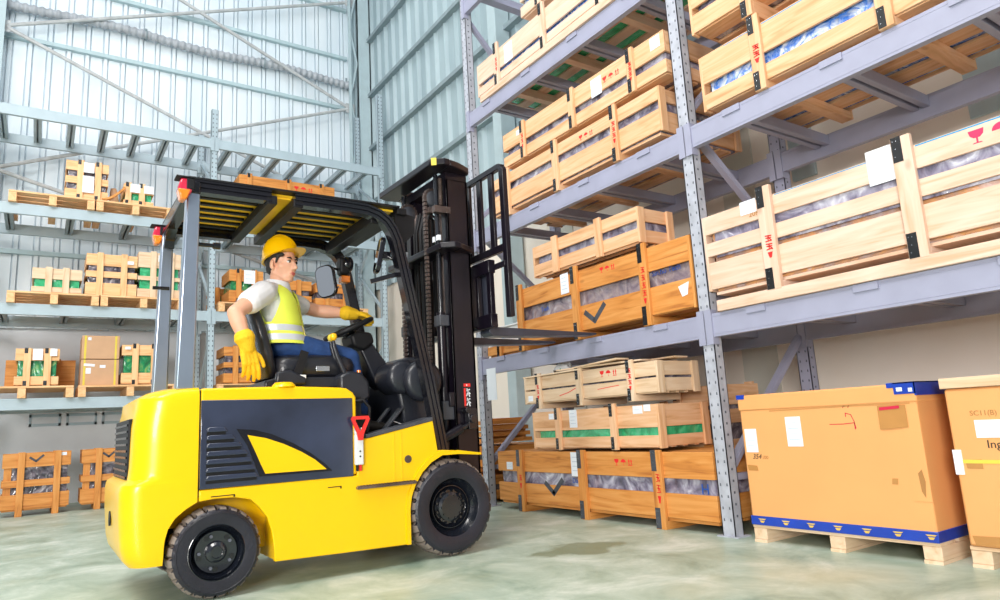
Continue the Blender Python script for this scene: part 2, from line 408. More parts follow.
# ------------------------------------------------------------------ racks
def post(par, x, y, z1, face, mat, hmat, w=.1, d=.085, zh0=.1, foot=True, holes=True):
    """open C post. face 'x': perforated face looks to -X ; 'y': to -Y"""
    mb = MB()
    if face == 'x':
        mb.box(x, x + .006, y - w / 2, y + w / 2, 0, z1)
        mb.box(x, x + d, y - w / 2, y - w / 2 + .006, 0, z1); mb.box(x, x + d, y + w / 2 - .006, y + w / 2, 0, z1)
        mb.box(x + d - .006, x + d, y - w / 2, y - w / 2 + .03, 0, z1); mb.box(x + d - .006, x + d, y + w / 2 - .03, y + w / 2, 0, z1)
    else:
        mb.box(x - w / 2, x + w / 2, y, y + .006, 0, z1)
        mb.box(x - w / 2, x - w / 2 + .006, y, y + d, 0, z1); mb.box(x + w / 2 - .006, x + w / 2, y, y + d, 0, z1)
        mb.box(x - w / 2, x - w / 2 + .03, y + d - .006, y + d, 0, z1); mb.box(x + w / 2 - .03, x + w / 2, y + d - .006, y + d, 0, z1)
    p = mb.build('upright', mat, par)
    if holes:
        mb = MB(); z = zh0
        while z < z1 - .05:
            for s in (-1, 1):
                if face == 'x':
                    c = y + s * .026 ; sl = s * .004
                    mb.add([(x - .0012, c - .006, z), (x - .0012, c + .006, z), (x - .0012, c + .004 , z + .018), (x - .0012, c - .004, z + .018)], [(0, 1, 2, 3)])
                else:
                    c = x + s * .026
                    mb.add([(c - .008, y - .0012, z), (c + .008, y - .0012, z), (c + .006, y - .0012, z + .024), (c - .006, y - .0012, z + .024)], [(0, 1, 2, 3)])
            if face == 'x':
                mb.box(x + .03, x + .045, y - w / 2 - .0012, y - w / 2, z + .025, z + .04)
            z += .075
        mb.build('slots', hmat, p)
    if foot:
        mb = MB()
        if face == 'x': mb.box(x - .02, x + d + .03, y - w / 2 - .035, y + w / 2 + .035, 0, .008)
        else: mb.box(x - w / 2 - .035, x + w / 2 + .035, y - .02, y + d + .03, 0, .008)
        mb.build('foot_plate', mat, p)
    return p

def cbeam(par, a, b, axis, front, zt, mat, h=.16, d=.05, name='beam', plates=True):
    """box beam with a step, running along axis ('y' or 'x') from a to b; front = coordinate of face"""
    mb = MB()
    prof = [(0, zt - h), (0, zt), (d * .7, zt), (d * .7, zt - .03), (d, zt - .03), (d, zt - h)]
    pr = [(front + p[0], p[1]) for p in prof]
    if axis == 'y': mb.prism(pr, 1, a, b)
    else: mb.prism(pr, 0, a, b)
    # shallow pressed line under the top edge
    if axis == 'y': mb.box(front - .002, front, a, b, zt - .022, zt - .018); mb.box(front - .002, front, a, b, zt - h + .018, zt - h + .022)
    else: mb.box(a, b, front - .002, front, zt - .022, zt - .018)
    o = mb.build(name, mat, par, bevel=.003)
    if plates:
        for e, s in ((a, 1), (b, -1)):
            mb = MB(); e2 = e + s * .006
            if axis == 'y': mb.box(front - .012, front + d, min(e, e2), max(e, e2), zt - h - .05, zt + .03); mb.box(front - .012, front - .006, min(e, e + s * -.05), max(e, e + s * -.05), zt - h - .05, zt + .03)
            else: mb.box(min(e, e2), max(e, e2), front - .012, front + d, zt - h - .05, zt + .03); mb.box(min(e, e + s * -.05), max(e, e + s * -.05), front - .012, front - .006, zt - h - .05, zt + .03)
            mb.build('end_bracket', mat, o)
    return o

RZ = (1.475, 2.845, 4.22)
R = M['rack']; RP = M['rack_post']
rr_ = empty('pallet_rack', (4.35, 3.05, 0), label='tall grey-blue steel pallet rack on the right, loaded with long crates', cat='rack')
YU = (.1, 3.055, 6.0)
for y in YU[1:]:
    post(rr_, 3.8, y, 8.2, 'x', RP, M['rack_hole'])
for y in YU[1:]:
    post(rr_, 4.9, y, 8.2, 'x', R, M['rack_hole'])
post(rr_, 3.8, YU[0], 8.2, 'x', RP, M['rack_hole']); post(rr_, 4.9, YU[0], 8.2, 'x', R, M['rack_hole'])
for y in YU:   # zigzag bracing of every frame
    for (xa, za, xb, zb) in ((3.87, .42, 4.92, 1.38), (3.87, 2.86, 4.92, 2.02), (3.87, 1.56, 4.92, 1.98), (3.87, 3.0, 4.92, 4.0), (3.87, 5.4, 4.92, 4.25), (3.87, .38, 4.92, .34), (3.87, 5.6, 4.92, 6.6)):
        mb = MB(); mb.bar((xa, y, za), (xb, y, zb), .045, .05, up=(0, 1, 0)); mb.bar((xa, y - .015, za), (xb, y - .015, zb), .03, .03, up=(0, 1, 0))
        mb.build('frame_brace', R, rr_)
for (ya, yb, levels) in ((3.11, 5.95, (0, 1, 2)), (.15, 3.0, (0, 1))):
    for li in levels:
        z = RZ[li]
        cbeam(rr_, ya, yb, 'y', 3.795, z, M['rack_face'] if 'rack_face' in M else R)
        cbeam(rr_, ya, yb, 'y', 4.88, z, R)
        nb = 4
        for q in range(nb):   # support bars front to back, a pair of lips each
            yy = ya + (yb - ya) * (q + .5) / nb
            mb = MB()
            mb.box(3.84, 4.89, yy - .055, yy - .012, z - .085, z - .012); mb.box(3.84, 4.89, yy + .012, yy + .055, z - .085, z - .012)
            mb.box(3.84, 4.89, yy - .055, yy + .055, z - .018, z - .008)
            bar = mb.build('support_bar', R, rr_, bevel=.004)
            MB().box(3.783, 3.80, yy - .07, yy + .07, z - .045, z - .0015).build('bar_hook', R, bar)
# fourth beam level of the far bay
cbeam(rr_, 3.11, 5.95, 'y', 3.795, 5.6, R); cbeam(rr_, 3.11, 5.95, 'y', 4.88, 5.6, R)
mb = MB()
for q in range(5): yy = 3.3 + q * .6; mb.box(3.84, 4.89, yy - .05, yy + .05, 5.5, 5.585)
mb.build('support_bar', R, rr_)
# paper load notice taped to the far upright
mb = MB(); mb.box(3.79, 3.793, 5.70, 5.87, 1.05, 1.37)
mb.build('load_notice', M['paper'], rr_)

# left rack along the rear wall
LZ = (1.482, 2.743, 4.126, 5.536)
RL = M['rack_left']
lr = empty('pallet_rack', (2.1, 11.45, 0), label='pale grey pallet rack standing along the rear wall behind the forklift', cat='rack')
LX = (-.92, 2.1, 4.98)
for x in LX:
    zt = 6.05 if x < 4 else 7.0
    post(lr, x, 10.9, zt, 'y', RL, M['rack_hole']); post(lr, x, 12.0, zt, 'y', RL, M['rack_hole'])
    for (ya, za, yb, zb) in ((10.97, .4, 12.0, 1.3), (12.0, 1.4, 10.97, 2.3), (10.97, 2.9, 12.0, 3.7), (12.0, 3.8, 10.97, 4.7), (10.97, 4.8, 12.0, 5.5)):
        mb = MB(); mb.bar((x, ya, za), (x, yb, zb), .045, .04, up=(1, 0, 0)); mb.build('frame_brace', RL, lr)
for (xa, xb) in ((LX[0] + .055, LX[1] - .055), (LX[1] + .055, LX[2] - .055)):
    for li, z in enumerate(LZ):
        cbeam(lr, xa, xb, 'x', 10.895, z, RL, h=.15); cbeam(lr, xa, xb, 'x', 11.98, z, RL, h=.15)
        nb = 4 if li < 3 else 7
        for q in range(nb):
            xx = xa + (xb - xa) * (q + .5) / nb
            mb = MB(); mb.box(xx - .05, xx - .012, 10.94, 11.99, z - .1, z - .02); mb.box(xx + .012, xx + .05, 10.94, 11.99, z - .1, z - .02)
            mb.box(xx - .05, xx + .05, 10.94, 11.99, z - .025, z - .015)
            mb.build('support_bar', M['girt_dark'] if li < 3 else RL, lr)
# ------------------------------------------------------------------ crates
def flat(mb, pts, y):
    """thin mark: polygon (x,z) in front plane y"""
    mb.prism(pts, 1, y - .001, y)
def stroke(mb, pts, w, y):
    for a, b in zip(pts[:-1], pts[1:]):
        dx, dz = b[0] - a[0], b[1] - a[1]; l = math.hypot(dx, dz) or 1; nx, nz = -dz / l * w / 2, dx / l * w / 2
        ex, ez = dx / l * w * .3, dz / l * w * .3
        flat(mb, [(a[0] - ex + nx, a[1] - ez + nz), (a[0] - ex - nx, a[1] - ez - nz), (b[0] + ex - nx, b[1] + ez - nz), (b[0] + ex + nx, b[1] + ez + nz)], y)
def glyph_glass(mb, x, z, s, y):
    flat(mb, [(x - .5 * s, z + s), (x - .42 * s, z + .62 * s), (x - .2 * s, z + .42 * s), (x + .2 * s, z + .42 * s), (x + .42 * s, z + .62 * s), (x + .5 * s, z + s)], y)
    flat(mb, [(x - .06 * s, z + .05 * s), (x + .06 * s, z + .05 * s), (x + .06 * s, z + .43 * s), (x - .06 * s, z + .43 * s)], y)
    flat(mb, [(x - .32 * s, z), (x + .32 * s, z), (x + .25 * s, z + .07 * s), (x - .25 * s, z + .07 * s)], y)
def glyph_umbrella(mb, x, z, s, y):
    flat(mb, [(x + .55 * s * math.cos(a), z + .5 * s + .5 * s * math.sin(a)) for a in [PI * k / 10 for k in range(11)]], y)
    stroke(mb, [(x, z + .5 * s), (x, z + .1 * s), (x + .08 * s, z + .03 * s), (x + .17 * s, z + .1 * s)], .05 * s, y)
def glyph_arrows(mb, x, z, s, y):
    for c in (-.25, .25):
        cx = x + c * s
        flat(mb, [(cx - .2 * s, z + .62 * s), (cx + .2 * s, z + .62 * s), (cx, z + s)], y)
        flat(mb, [(cx - .08 * s, z + .18 * s), (cx + .08 * s, z + .18 * s), (cx + .08 * s, z + .62 * s), (cx - .08 * s, z + .62 * s)], y)
    flat(mb, [(x - .45 * s, z), (x + .45 * s, z), (x + .45 * s, z + .1 * s), (x - .45 * s, z + .1 * s)], y)
def red_symbols(par, x, z, s, y, mat=None, thirds=True):
    mb = MB(); glyph_glass(mb, x - 1.5 * s, z, s, y); glyph_umbrella(mb, x, z, s, y)
    if thirds: glyph_arrows(mb, x + 1.5 * s, z, s, y)
    return mb.build('handling_marks', mat or M['red'], par)
def stencil_column(par, x, z0, z1, w, y, n=3):
    """vertical run of stencilled red characters, then a small arrow"""
    mb = MB(); h = (z1 - z0) / n; rnd = random.Random(int(x * 100) + n)
    for k in range(n):
        zc = z0 + h * (k + .5); q = h * .34; sw = w * .12
        if k == 0:
            flat(mb, [(x - w * .3, zc + q), (x + w * .3, zc + q), (x + w * .12, zc - q), (x - w * .12, zc - q)], y); continue
        stroke(mb, [(x - w * .35, zc + q), (x + w * .35, zc + q * .8)], sw, y)
        stroke(mb, [(x - w * .3, zc + q * .2), (x + w * .3, zc + q * .1)], sw, y)
        stroke(mb, [(x, zc + q), (x - w * .05, zc - q * .6)], sw, y)
        stroke(mb, [(x - w * .34, zc - q), (x + w * .3, zc - q * (.6 + .3 * rnd.random()))], sw, y)
        stroke(mb, [(x + w * .1, zc), (x + w * .34, zc - q)], sw, y)
    return mb.build('stencil', M['red'], par)
def paper(par, x, z, w, h, y, rot=0., name='paper_label', lines=3, mat=None):
    c, s = math.cos(rot), math.sin(rot)
    def t(px, pz): return (x + px * c - pz * s, z + px * s + pz * c)
    mb = MB(); mb.prism([t(-w / 2, -h / 2), t(w / 2, -h / 2), t(w / 2, h / 2), t(-w / 2, h / 2)], 1, y - .002, y)
    mb.cur = 1
    for k in range(lines):
        zz = h / 2 - h * (k + 1.2) / (lines + 1.4); ww = w * (.38 if k % 2 else .3)
        mb.prism([t(-w * .35, zz), t(-w * .35 + ww * 1.8, zz), t(-w * .35 + ww * 1.8, zz + h * .025), t(-w * .35, zz + h * .025)], 1, y - .0028, y - .002)
    return mb.build(name, None, par, mats=[mat or M['paper'], M['print_grey']])
def vee(par, x, z, s, y, mat=None):
    mb = MB(); stroke(mb, [(x - s * 1.15, z + s * .3), (x - s * .15, z - s * .45), (x + s, z + s * .6)], s * .4, y)
    return mb.build('spray_mark', mat or M['strap_grey'], par)

def crate(loc, rz, L, D, rows, battens, bz, wd, goods, label, bw=.075, bt=.028, st=None, straps=True, bottom=.05, top=None, near_end=True,
          rail=False, group=None, goods_h=None, endposts=False, cat='crate', topgap=.02, feet=True, name='wooden_crate', bottom_gap=.08, strap_h=.12, inner_d=.03):
    """local frame: x along the length, y into the depth, front slats at y=0 .. .02, z=0 on what it stands on"""
    c = empty(name, loc, rz, label, cat, group, local=True)
    wl, wdp, wv = M[wd + '_l'], M[wd + '_d'], M[wd + '_v']
    zt = top if top is not None else max(r[1] for r in rows)
    mb = MB()
    for ya_ in (0, D - .02):
        mb = MB()
        for (z0, z1) in rows: mb.box(0, L, ya_, ya_ + .02, z0, z1)
        mb.build('front_slats' if ya_ == 0 else 'back_slats', wl, c, bevel=.002)
    for xe in (0, L - .02):
        mb = MB()
        for (z0, z1) in rows: mb.box(xe, xe + .02, .021, D - .021, z0 + .002, z1 - .002)
        mb.build('end_slats', wdp, c, bevel=.002)
    mb = MB()                      # lid and floor boards run along the length
    n = max(3, int(D / .16)); w = (D - .04) / n
    for k in range(n):
        mb.box(.022, L - .022, .022 + k * w, .022 + (k + 1) * w - topgap, zt - .022, zt - .004)
    mb.build('lid_boards', wl, c)
    mb = MB(); w2 = (D - .04) / 4
    for k in range(4): mb.box(.022, L - .022, .022 + k * w2, .022 + (k + 1) * w2 - bottom_gap, bottom, bottom + .02)
    mb.build('floor_boards', wl, c)
    for bx in battens:             # upright battens, front and back
        mb = MB(); mb.box(bx - bw / 2, bx + bw / 2, -bt, -.0005, bz[0], bz[1])
        b = mb.build('batten', wv, c, bevel=.003)
        mb = MB(); mb.box(bx - bw / 2, bx + bw / 2, D + .0005, D + bt, bz[0], bz[1]); mb.build('batten', wv, c)
        if straps:
            sw = .55
            for (za, zb) in ((bz[1] - strap_h, bz[1] + .001), (bz[0] + .005, bz[0] + strap_h)):
                mb = MB(); mb.box(bx - bw / 2 + .004, bx - bw / 2 + bw * sw, -bt - .0025, -bt, za, zb)
                mb.cur = 1
                for q, dx in ((.2, .015), (.5, .022), (.82, .012), (.82, .03)):
                    zz = za + (zb - za) * q; mb.box(bx - bw / 2 + dx, bx - bw / 2 + dx + .005, -bt - .004, -bt - .0025, zz, zz + .006)
                mb.build('strap', None, b, mats=[M['strap'] if straps is True else straps, M['steel']])
        if feet and bottom > .035:
            mb = MB(); mb.box(bx - bw / 2, bx + bw / 2, .0, D, 0, bottom - .001); mb.build('skid', wdp, c, bevel=.002)
    if rail:
        mb = MB(); mb.box(.05, L - .02, -bt + .002, .05, 0, .075); mb.build('bottom_rail', wl, c, bevel=.003)
        mb = MB(); mb.box(.05, L - .02, D - .07, D - .01, 0, .075); mb.build('bottom_rail', wl, c)
    if endposts:
        for xe in (0, L):
            s = -1 if xe == 0 else 1
            for yy in (0, D - .07):
                mb = MB(); a = xe if s > 0 else xe - .022; mb.box(a + .0005 * s, a + .022, yy, yy + .07, rows[0][0] - .01 if rows[0][0] < rows[-1][0] else rows[-1][0] - .01, zt)
                mb.build('corner_post', wv, c, bevel=.002)
    gz = (zt - .03) if goods_h is None else goods_h
    mb = MB(); g = inner_d
    # wrapped load, slightly lumpy
    nx = max(6, int(L / .09)); rnd = random.Random(int(L * 1000 + loc[2] * 77)); rings = []
    nz = 5
    x0, x1, y0, y1, z0, z1 = .03, L - .03, g, D - .03, bottom + .023, gz
    vs = []; fs = []
    for i in range(nx + 1):
        for j in range(nz + 1):
            x = x0 + (x1 - x0) * i / nx; z = z0 + (z1 - z0) * j / nz
            vs.append((x, y0 + rnd.random() * .018 * (0 < j < nz), z))
    m = len(vs)
    for i in range(nx + 1):
        for j in range(nz + 1): v = vs[i * (nz + 1) + j]; vs.append((v[0], y1, v[2]))
    W_ = nz + 1
    for i in range(nx):
        for j in range(nz):
            a = i * W_ + j; fs.append((a, a + 1, a + W_ + 1, a + W_)); fs.append((m + a, m + a + W_, m + a + W_ + 1, m + a + 1))
    for i in range(nx):
        for j in (0, nz): a = i * W_ + j; fs.append((a, a + W_, m + a + W_, m + a))
    for j in range(nz):
        for i in (0, nx): a = i * W_ + j; fs.append((a, m + a, m + a + 1, a + 1))
    MB().add(vs, fs).build('wrapped_load', M[goods], c, smooth=70)
    return c
RZR = -PI / 2
def RL_(y, z, x=3.795): return (x, y, z)

G = None
# --- far bay of the right rack, floor
F1 = crate(RL_(5.75, 0), RZR, 2.63, .58, ((.36, .545), (.085, .255)), (.40, 1.285, 2.13), (0, .56), 'orange', 'grey_wrap',
           'dark orange long crate with a black spray-painted tick on the floor under the rack', bw=.095, straps=M['strap_grey'], bottom=.06, topgap=.01, strap_h=.15)
red_symbols(F1, 1.765, .44, .05, 0, thirds=True)
paper(F1, .2, .41, .1, .07, 0, lines=2); paper(F1, 1.19, .44, .12, .2, -.001, lines=4)
vee(F1, .88, .235, .11, 0); stencil_column(F1, 2.14, .17, .4, .05, -.029, 3); stencil_column(F1, .41, .2, .34, .05, -.029, 2)
text_part('Daegu', M['blue_ink'], F1, (1.18, .024, .30), .06, (PI / 2, 0, 0), 'marking'); text_part('H', M['blue_ink'], F1, (2.52, .024, .29), .1, (PI / 2, 0, 0), 'marking')
F2 = crate(RL_(5.11, .56), RZR, 1.52, .56, ((.165, .335), (.02, .105)), (.37, 1.07), (0, .36), 'warm', 'green_film',
           'pine crate wrapped in green film inside, middle of the floor stack', bw=.07, bottom=.012, endposts=True, strap_h=.1)
paper(F2, .56, .26, .1, .15, 0, lines=4); paper(F2, .26, .29, .07, .05, 0, lines=1); paper(F2, 1.33, .3, .1, .06, 0, lines=1); paper(F2, 1.43, .31, .07, .05, -.001, lines=1)
F3 = crate(RL_(5.21, .925), RZR, 1.65, .46, ((.18, .29), (.06, .165)), (.22, .79, 1.4), (0, .32), 'cream', 'dark_goods',
           'pale crate with crooked loose lid boards, topmost of the floor stack', bw=.07, bottom=.05, endposts=True, strap_h=.1)
red_symbols(F3, 1.14, .215, .05, 0); stencil_column(F3, .225, .08, .22, .045, -.029, 3); stencil_column(F3, 1.405, .08, .26, .045, -.029, 4); paper(F3, .07, .1, .07, .05, 0, lines=1)
mb = MB(); stroke(mb, [(.5, .1), (.62, .12), (.72, .15)], .006, 0); stroke(mb, [(1.0, .12), (1.15, .13), (1.25, .135)], .005, 0); mb.build('handling_marks', M['red'], F3)
for i, (xa, xb, ya, yb, tilt, zz, yaw) in enumerate(((.02, .82, -.04, .1, .5, .293, .0), (.5, 1.5, -.01, .15, -.6, .31, .03), (.75, 1.3, -.05, .09, 2.2, .325, -.02), (1.15, 1.72, .12, .28, 0.5, .305, .05), (.1, 1.2, .2, .34, .2, .30, 0.))):
    mb = MB(); mb.box(-(xb - xa) / 2, (xb - xa) / 2, -(yb - ya) / 2, (yb - ya) / 2, 0, .012, Matrix.Translation(((xa + xb) / 2, (ya + yb) / 2, zz)) @ Matrix.Rotation(yaw, 4, 'Z') @ Matrix.Rotation(math.radians(-tilt), 4, 'Y'))
    mb.build('loose_board', M['cream_l'], F3)
bag = tag(empty('plastic_bag', (3.95, 4.78, 1.25)), 'crumpled white and green plastic bag on the crooked lid boards', 'bag')
rings = []
for k in range(7):
    t = k / 6; r = .1 * (1 - t ** 1.6) + .006
    rings.append([Vector((3.95 + r * .7 * math.cos(a) * (1 + .2 * math.sin(3 * a + k)), 4.82 + r * 1.1 * math.sin(a) * (1 + .18 * math.cos(4 * a + k)), 1.252 + .11 * t + .012 * math.sin(5 * a))) for a in [2 * PI * q / 18 for q in range(18)]])
MB().loft(rings).build('bag_body', M['white_plastic'], bag, smooth=25)
mb = MB()
for a in (0.5, 1.9, 3.4, 4.9): mb.tube([(3.95 + .06 * math.cos(a), 4.82 + .1 * math.sin(a), 1.25), (3.95 + .04 * math.cos(a), 4.82 + .06 * math.sin(a), 1.29)], .012, 6)
mb.build('green_stripe', M['green_film'], bag)
F4 = crate((4.42, 3.98, .0), RZR, .55, .4, ((.72, .83), (.86, 1.02), (.4, .6), (.08, .3)), (.06, .46), (0, 1.04), 'warm', 'dark_goods',
           'tall narrow pine crate behind the floor stack, close to the perforated post', bottom=.04)
# --- beyond the far upright
for (y, z, h, wd, lab) in ((7.6, 0, .31, 'orange', 'dark orange crate on the floor past the end of the rack'), (7.6, .31, .3, 'orange', 'orange crate stacked second past the end of the rack')):
    crate((4.0, y, z), RZR, 1.42, .8, ((h * .6, h - .03), (.05, h * .42)), (.25, 1.15), (0, h - .001), wd, 'dark_goods', lab, bottom=.04)
for k in range(4):
    t = tag(empty('timber_board', (4.3, 6.85, .611 + k * .065)), ['lowest', 'second lowest', 'second highest', 'topmost'][k] + ' of the loose brown boards piled past the end of the rack', 'board', 'boards piled past the end of the rack')
    MB().box(4.02 + .02 * k, 4.55, 6.18 + .03 * k, 7.5 - .05 * k, .613 + k * .065, .655 + k * .065).build('plank', M['orange_l'], t, bevel=.003)
    MB().box(4.02 + .02 * k, 4.55, 6.3, 6.36, .655 + k * .065, .676 + k * .065).build('spacer', M['orange_l'], t)
# --- far bay, first shelf
z = RZ[0]
A1 = crate(RL_(5.26, z + .002), RZR, 2.12, .98, ((.41, .595), (.075, .285)), (.06, .88, 1.69), (.0, .64), 'orange', 'grey_wrap_lo',
           'deep orange open crate with a black spray tick on the first shelf', bw=.085, bottom=.07, endposts=True, strap_h=.15)
red_symbols(A1, 1.28, .515, .045, 0); stencil_column(A1, 1.695, .16, .46, .05, -.029, 5); paper(A1, .73, .52, .11, .18, -.001, lines=4); vee(A1, 1.1, .185, .11, 0)
text_part('Sin.ho Tech', M['blue_ink'], A1, (1.88, .022, .39), .06, (PI / 2, 0, .0)); text_part('Tech', M['blue_ink'], A1, (.4, .022, .35), .06, (PI / 2, 0, 0))
flatm = MB(); flat(flatm, [(2.0, .24), (2.1, .26), (2.08, .17), (2.03, .16)], -.001); flatm.build('torn_sticker', M['paper'], A1)
A2 = crate(RL_(4.95, z + .645, 3.80), RZR, 1.34, .4, ((.2, .31), (.03, .135)), (.33, .91), (-.0, .335), 'warm', 'grey_wrap',
           'small pale pine crate sitting on the deep orange crate', bw=.075, straps=False, bottom=.012, endposts=True)
A0 = crate(RL_(5.93, z + .002, 3.86), RZR, .6, .8, ((.03, .12),), (.25,), (0, .14), 'orange', 'orange_wrap', 'low orange crate tray behind the fork tips at the shelf end', bottom=.01)
t = tag(empty('plastic_tub', (4.05, 5.62, z + .145)), 'white plastic tub with blue lettering beside the fork tips', 'tub')
mb = MB(); mb.loft([[Vector((4.05 + a * .12 * s, 5.62 + b * .2 * s, z + .145 + zz)) for a, b in ((-1, -1), (1, -1), (1, 1), (-1, 1))] for s, zz in ((.85, 0), (1, .16))]); mb.build('tub_body', M['white_plastic'], t, bevel=.01)
MB().box(3.92, 4.18, 5.41, 5.83, z + .305, z + .325).build('tub_lid', M['white_plastic'], t, bevel=.008)
text_part('ahndio', M['blue_line'], t, (-.128, 0, .08), .09, (PI / 2, 0, -PI / 2))
# --- far bay, second shelf
z = RZ[1]
C1 = crate(RL_(5.62, z + .002), RZR, 2.35, .95, ((.335, .445), (.09, .262)), (.33, 1.1, 1.88), (.0, .49), 'warm', 'grey_wrap',
           'pine crate with red handling marks, lower one on the second shelf of the far bay', bw=.075, bottom=.06, endposts=True)
red_symbols(C1, 1.52, .355, .045, 0, mat=M['red']); stencil_column(C1, 1.885, .15, .35, .05, -.029, 4)
C2 = crate(RL_(5.34, z + .495), RZR, 2.19, .9, ((.19, .365), (.02, .125)), (.36, 1.1, 1.84), (.0, .38), 'warm', 'grey_wrap',
           'pine crate stacked on the lower crate of the second shelf, far bay', bw=.075, bottom=.012)
red_symbols(C2, 1.6, .24, .05, 0); stencil_column(C2, .365, .09, .25, .045, -.029, 3); stencil_column(C2, 1.845, .09, .26, .045, -.029, 4)
paper(C2, 1.42, .25, .13, .16, -.001, lines=4); paper(C2, .27, .3, .06, .05, -.001, lines=1); paper(C2, 2.1, .3, .1, .1, -.001, lines=2)
# --- far bay, third shelf
z = RZ[2]
D1 = crate(RL_(5.73, z + .002), RZR, 2.6, .98, ((.235, .46), (.105, .19)), (.38, 1.17, 1.95), (.06, .53), 'pale', 'blue_wrap',
           'pale crate at the top left on the third shelf, green sheeting visible through its underside', bw=.08, bottom=.09, rail=True, endposts=True, bottom_gap=.12)
MB().box(.04, 2.56, .035, .945, .1101, .1125).build('green_sheet', M['green_film'], D1)
paper(D1, .58, .33, .14, .2, -.001, lines=3); stencil_column(D1, .39, .2, .36, .045, -.029, 3)
D2 = crate(RL_(4.9, z + .54), RZR, 1.75, .9, ((.2, .4), (.03, .14)), (.3, 1.0), (.0, .43), 'pale', 'blue_wrap', 'pale crate stacked on top of the top-left shelf crate, cut by the top edge', bottom=.015)
# --- near bay, first shelf
z = RZ[0]
B1 = crate(RL_(2.97, z + .002), RZR, 2.75, .98, ((.545, .675), (.39, .485), (.16, .345)), (.495, 1.35, 2.2), (.065, .74), 'pale', 'orange_wrap',
           'long pale pine crate with a thin blue line along its top, near bay first shelf', bw=.1, bt=.032, bottom=.12, rail=True, endposts=True, strap_h=.14)
mb = MB(); stroke(mb, [(.56, .668), (1.29, .668)], .005, 0); stroke(mb, [(1.41, .668), (2.14, .668)], .007, 0); mb.build('blue_line', M['blue_line'], B1)
red_symbols(B1, 1.795, .575, .07, 0, mat=M['pink_ink']); MB().box(.06, 2.7, .021, .0285, .375, .655).build('grey_film', M['grey_wrap'], B1); stencil_column(B1, .5, .26, .42, .06, -.033, 3)
paper(B1, 1.22, .625, .145, .2, -.001, lines=1); paper(B1, .36, .645, .12, .09, -.001, lines=1)
text_part('20K', M['faint_ink'], B1, (.4, -.001, .59), .05, (PI / 2, 0, 0))
# --- near bay, second shelf
z = RZ[1]
E1 = crate(RL_(2.84, z + .002), RZR, 2.6, .98, ((.25, .46), (.06, .17)), (.45, 1.25, 2.05), (.0, .53), 'warm', 'blue_wrap',
           'pine crate of blue-printed wrapped goods, lower one on the near bay second shelf', bw=.085, bottom=.055, endposts=True, strap_h=.13)
mb = MB(); stroke(mb, [(.2, .45), (.4, .45)], .005, 0); stroke(mb, [(.5, .45), (1.2, .45)], .006, 0); mb.build('blue_line', M['blue_line'], E1)
stencil_column(E1, .455, .18, .32, .06, -.029, 3)
E2 = crate(RL_(2.87, z + .54), RZR, 2.6, .95, ((.32, .46), (.13, .27)), (.45, 1.25, 2.05), (.0, .5), 'warm', 'grey_wrap',
           'pine crate stacked highest in the near bay, cut by the top edge', bw=.085, bottom=.12, endposts=True)
# pallets' goods further back on the second shelf

# ------------------------------------------------------------------ cardboard boxes on pallets, floor near bay
def pallet(loc, rz, L, D, h, wd, label, group=None, blocks=3, thick=.018, name='wooden_pallet'):
    p = empty(name, loc, rz, label, 'pallet', group, local=True)
    mb = MB(); n = 5; w = D / n
    for k in range(n): mb.box(0, L, k * w, k * w + w * .8, h - thick, h)
    mb.build('deck_boards', M[wd + '_l'], p, bevel=.002)
    for k in range(blocks):
        x = (L - .09) * k / (blocks - 1)
        mb = MB(); mb.box(x, x + .09, .005, D - .005, thick, h - thick - .001); mb.build('stringer', M[wd + '_d'], p, bevel=.003)
        mb = MB(); mb.box(x, x + .09, .0, D, 0, thick - .0005); mb.build('bottom_board', M[wd + '_d'], p)
    return p
pallet((3.77, 2.84, 0), RZR, 1.09, 1.0, .105, 'cream', 'pale pallet under the large cardboard box with blue tape')
bx = tag(empty('cardboard_box', (3.76, 2.835, .106), RZR, local=True), 'large orange-brown cardboard box with a blue tape band round its foot', 'box')
mb = MB(); mb.box(0, 1.085, 0, .97, 0, .79); mb.build('carton', M['card'], bx, bevel=.012)
mb = MB(); mb.box(-.006, 1.091, -.006, .976, .70, .80); mb.build('carton_lid', M['card'], bx, bevel=.01)
mb = MB(); stroke(mb, [(.22, .693), (.7, .698), (1.05, .696)], .008, -.0005); mb.build('crease', M['card_edge'], bx)
mb = MB(); mb.box(-.004, 1.089, -.004, .974, .0, .055); bt_ = mb.build('blue_band', M['blue_tape'], bx, bevel=.003)
mb = MB()
for k in range(7):
    x = .05 + k * .163; flat(mb, [(x, .04), (x + .055, .04), (x + .045, .033), (x + .01, .033)], -.0045); flat(mb, [(x + .01, .028), (x + .045, .028), (x + .035, .016), (x + .018, .016)], -.0045)
mb.build('gold_print', M['tape_gold'], bt_)
mb = MB(); mb.box(.985, 1.095, -.010, .02, .745, .806); mb.box(1.088, 1.097, -.01, .35, .735, .806); mb.box(.96, 1.097, -.01, .35, .800, .8065); mb.box(.95, .985, -.009, .0, .78, .806); bt2 = mb.build('corner_tape', M['blue_tape'], bx)
mb = MB(); flat(mb, [(1.0, .76), (1.03, .76), (1.03, .78), (1.0, .78)], -.011); flat(mb, [(1.06, .755), (1.08, .755), (1.08, .775), (1.06, .775)], -.011); mb.build('tape_print', M['paper'], bt2)
mb = MB(); mb.box(-.008, .05, -.009, .0, .775, .803); mb.build('corner_tape', M['blue_tape'], bx)
paper(bx, .065, .515, .085, .145, -.001, lines=3); paper(bx, .37, .565, .1, .175, -.001, rot=.0, lines=4)
text_part('354', M['black_ink'], bx, (.09, -.001, .415), .042, (PI / 2, 0, 0), shear=.3); text_part('100', M['faint_ink'], bx, (.15, -.001, .41), .03, (PI / 2, 0, 0))
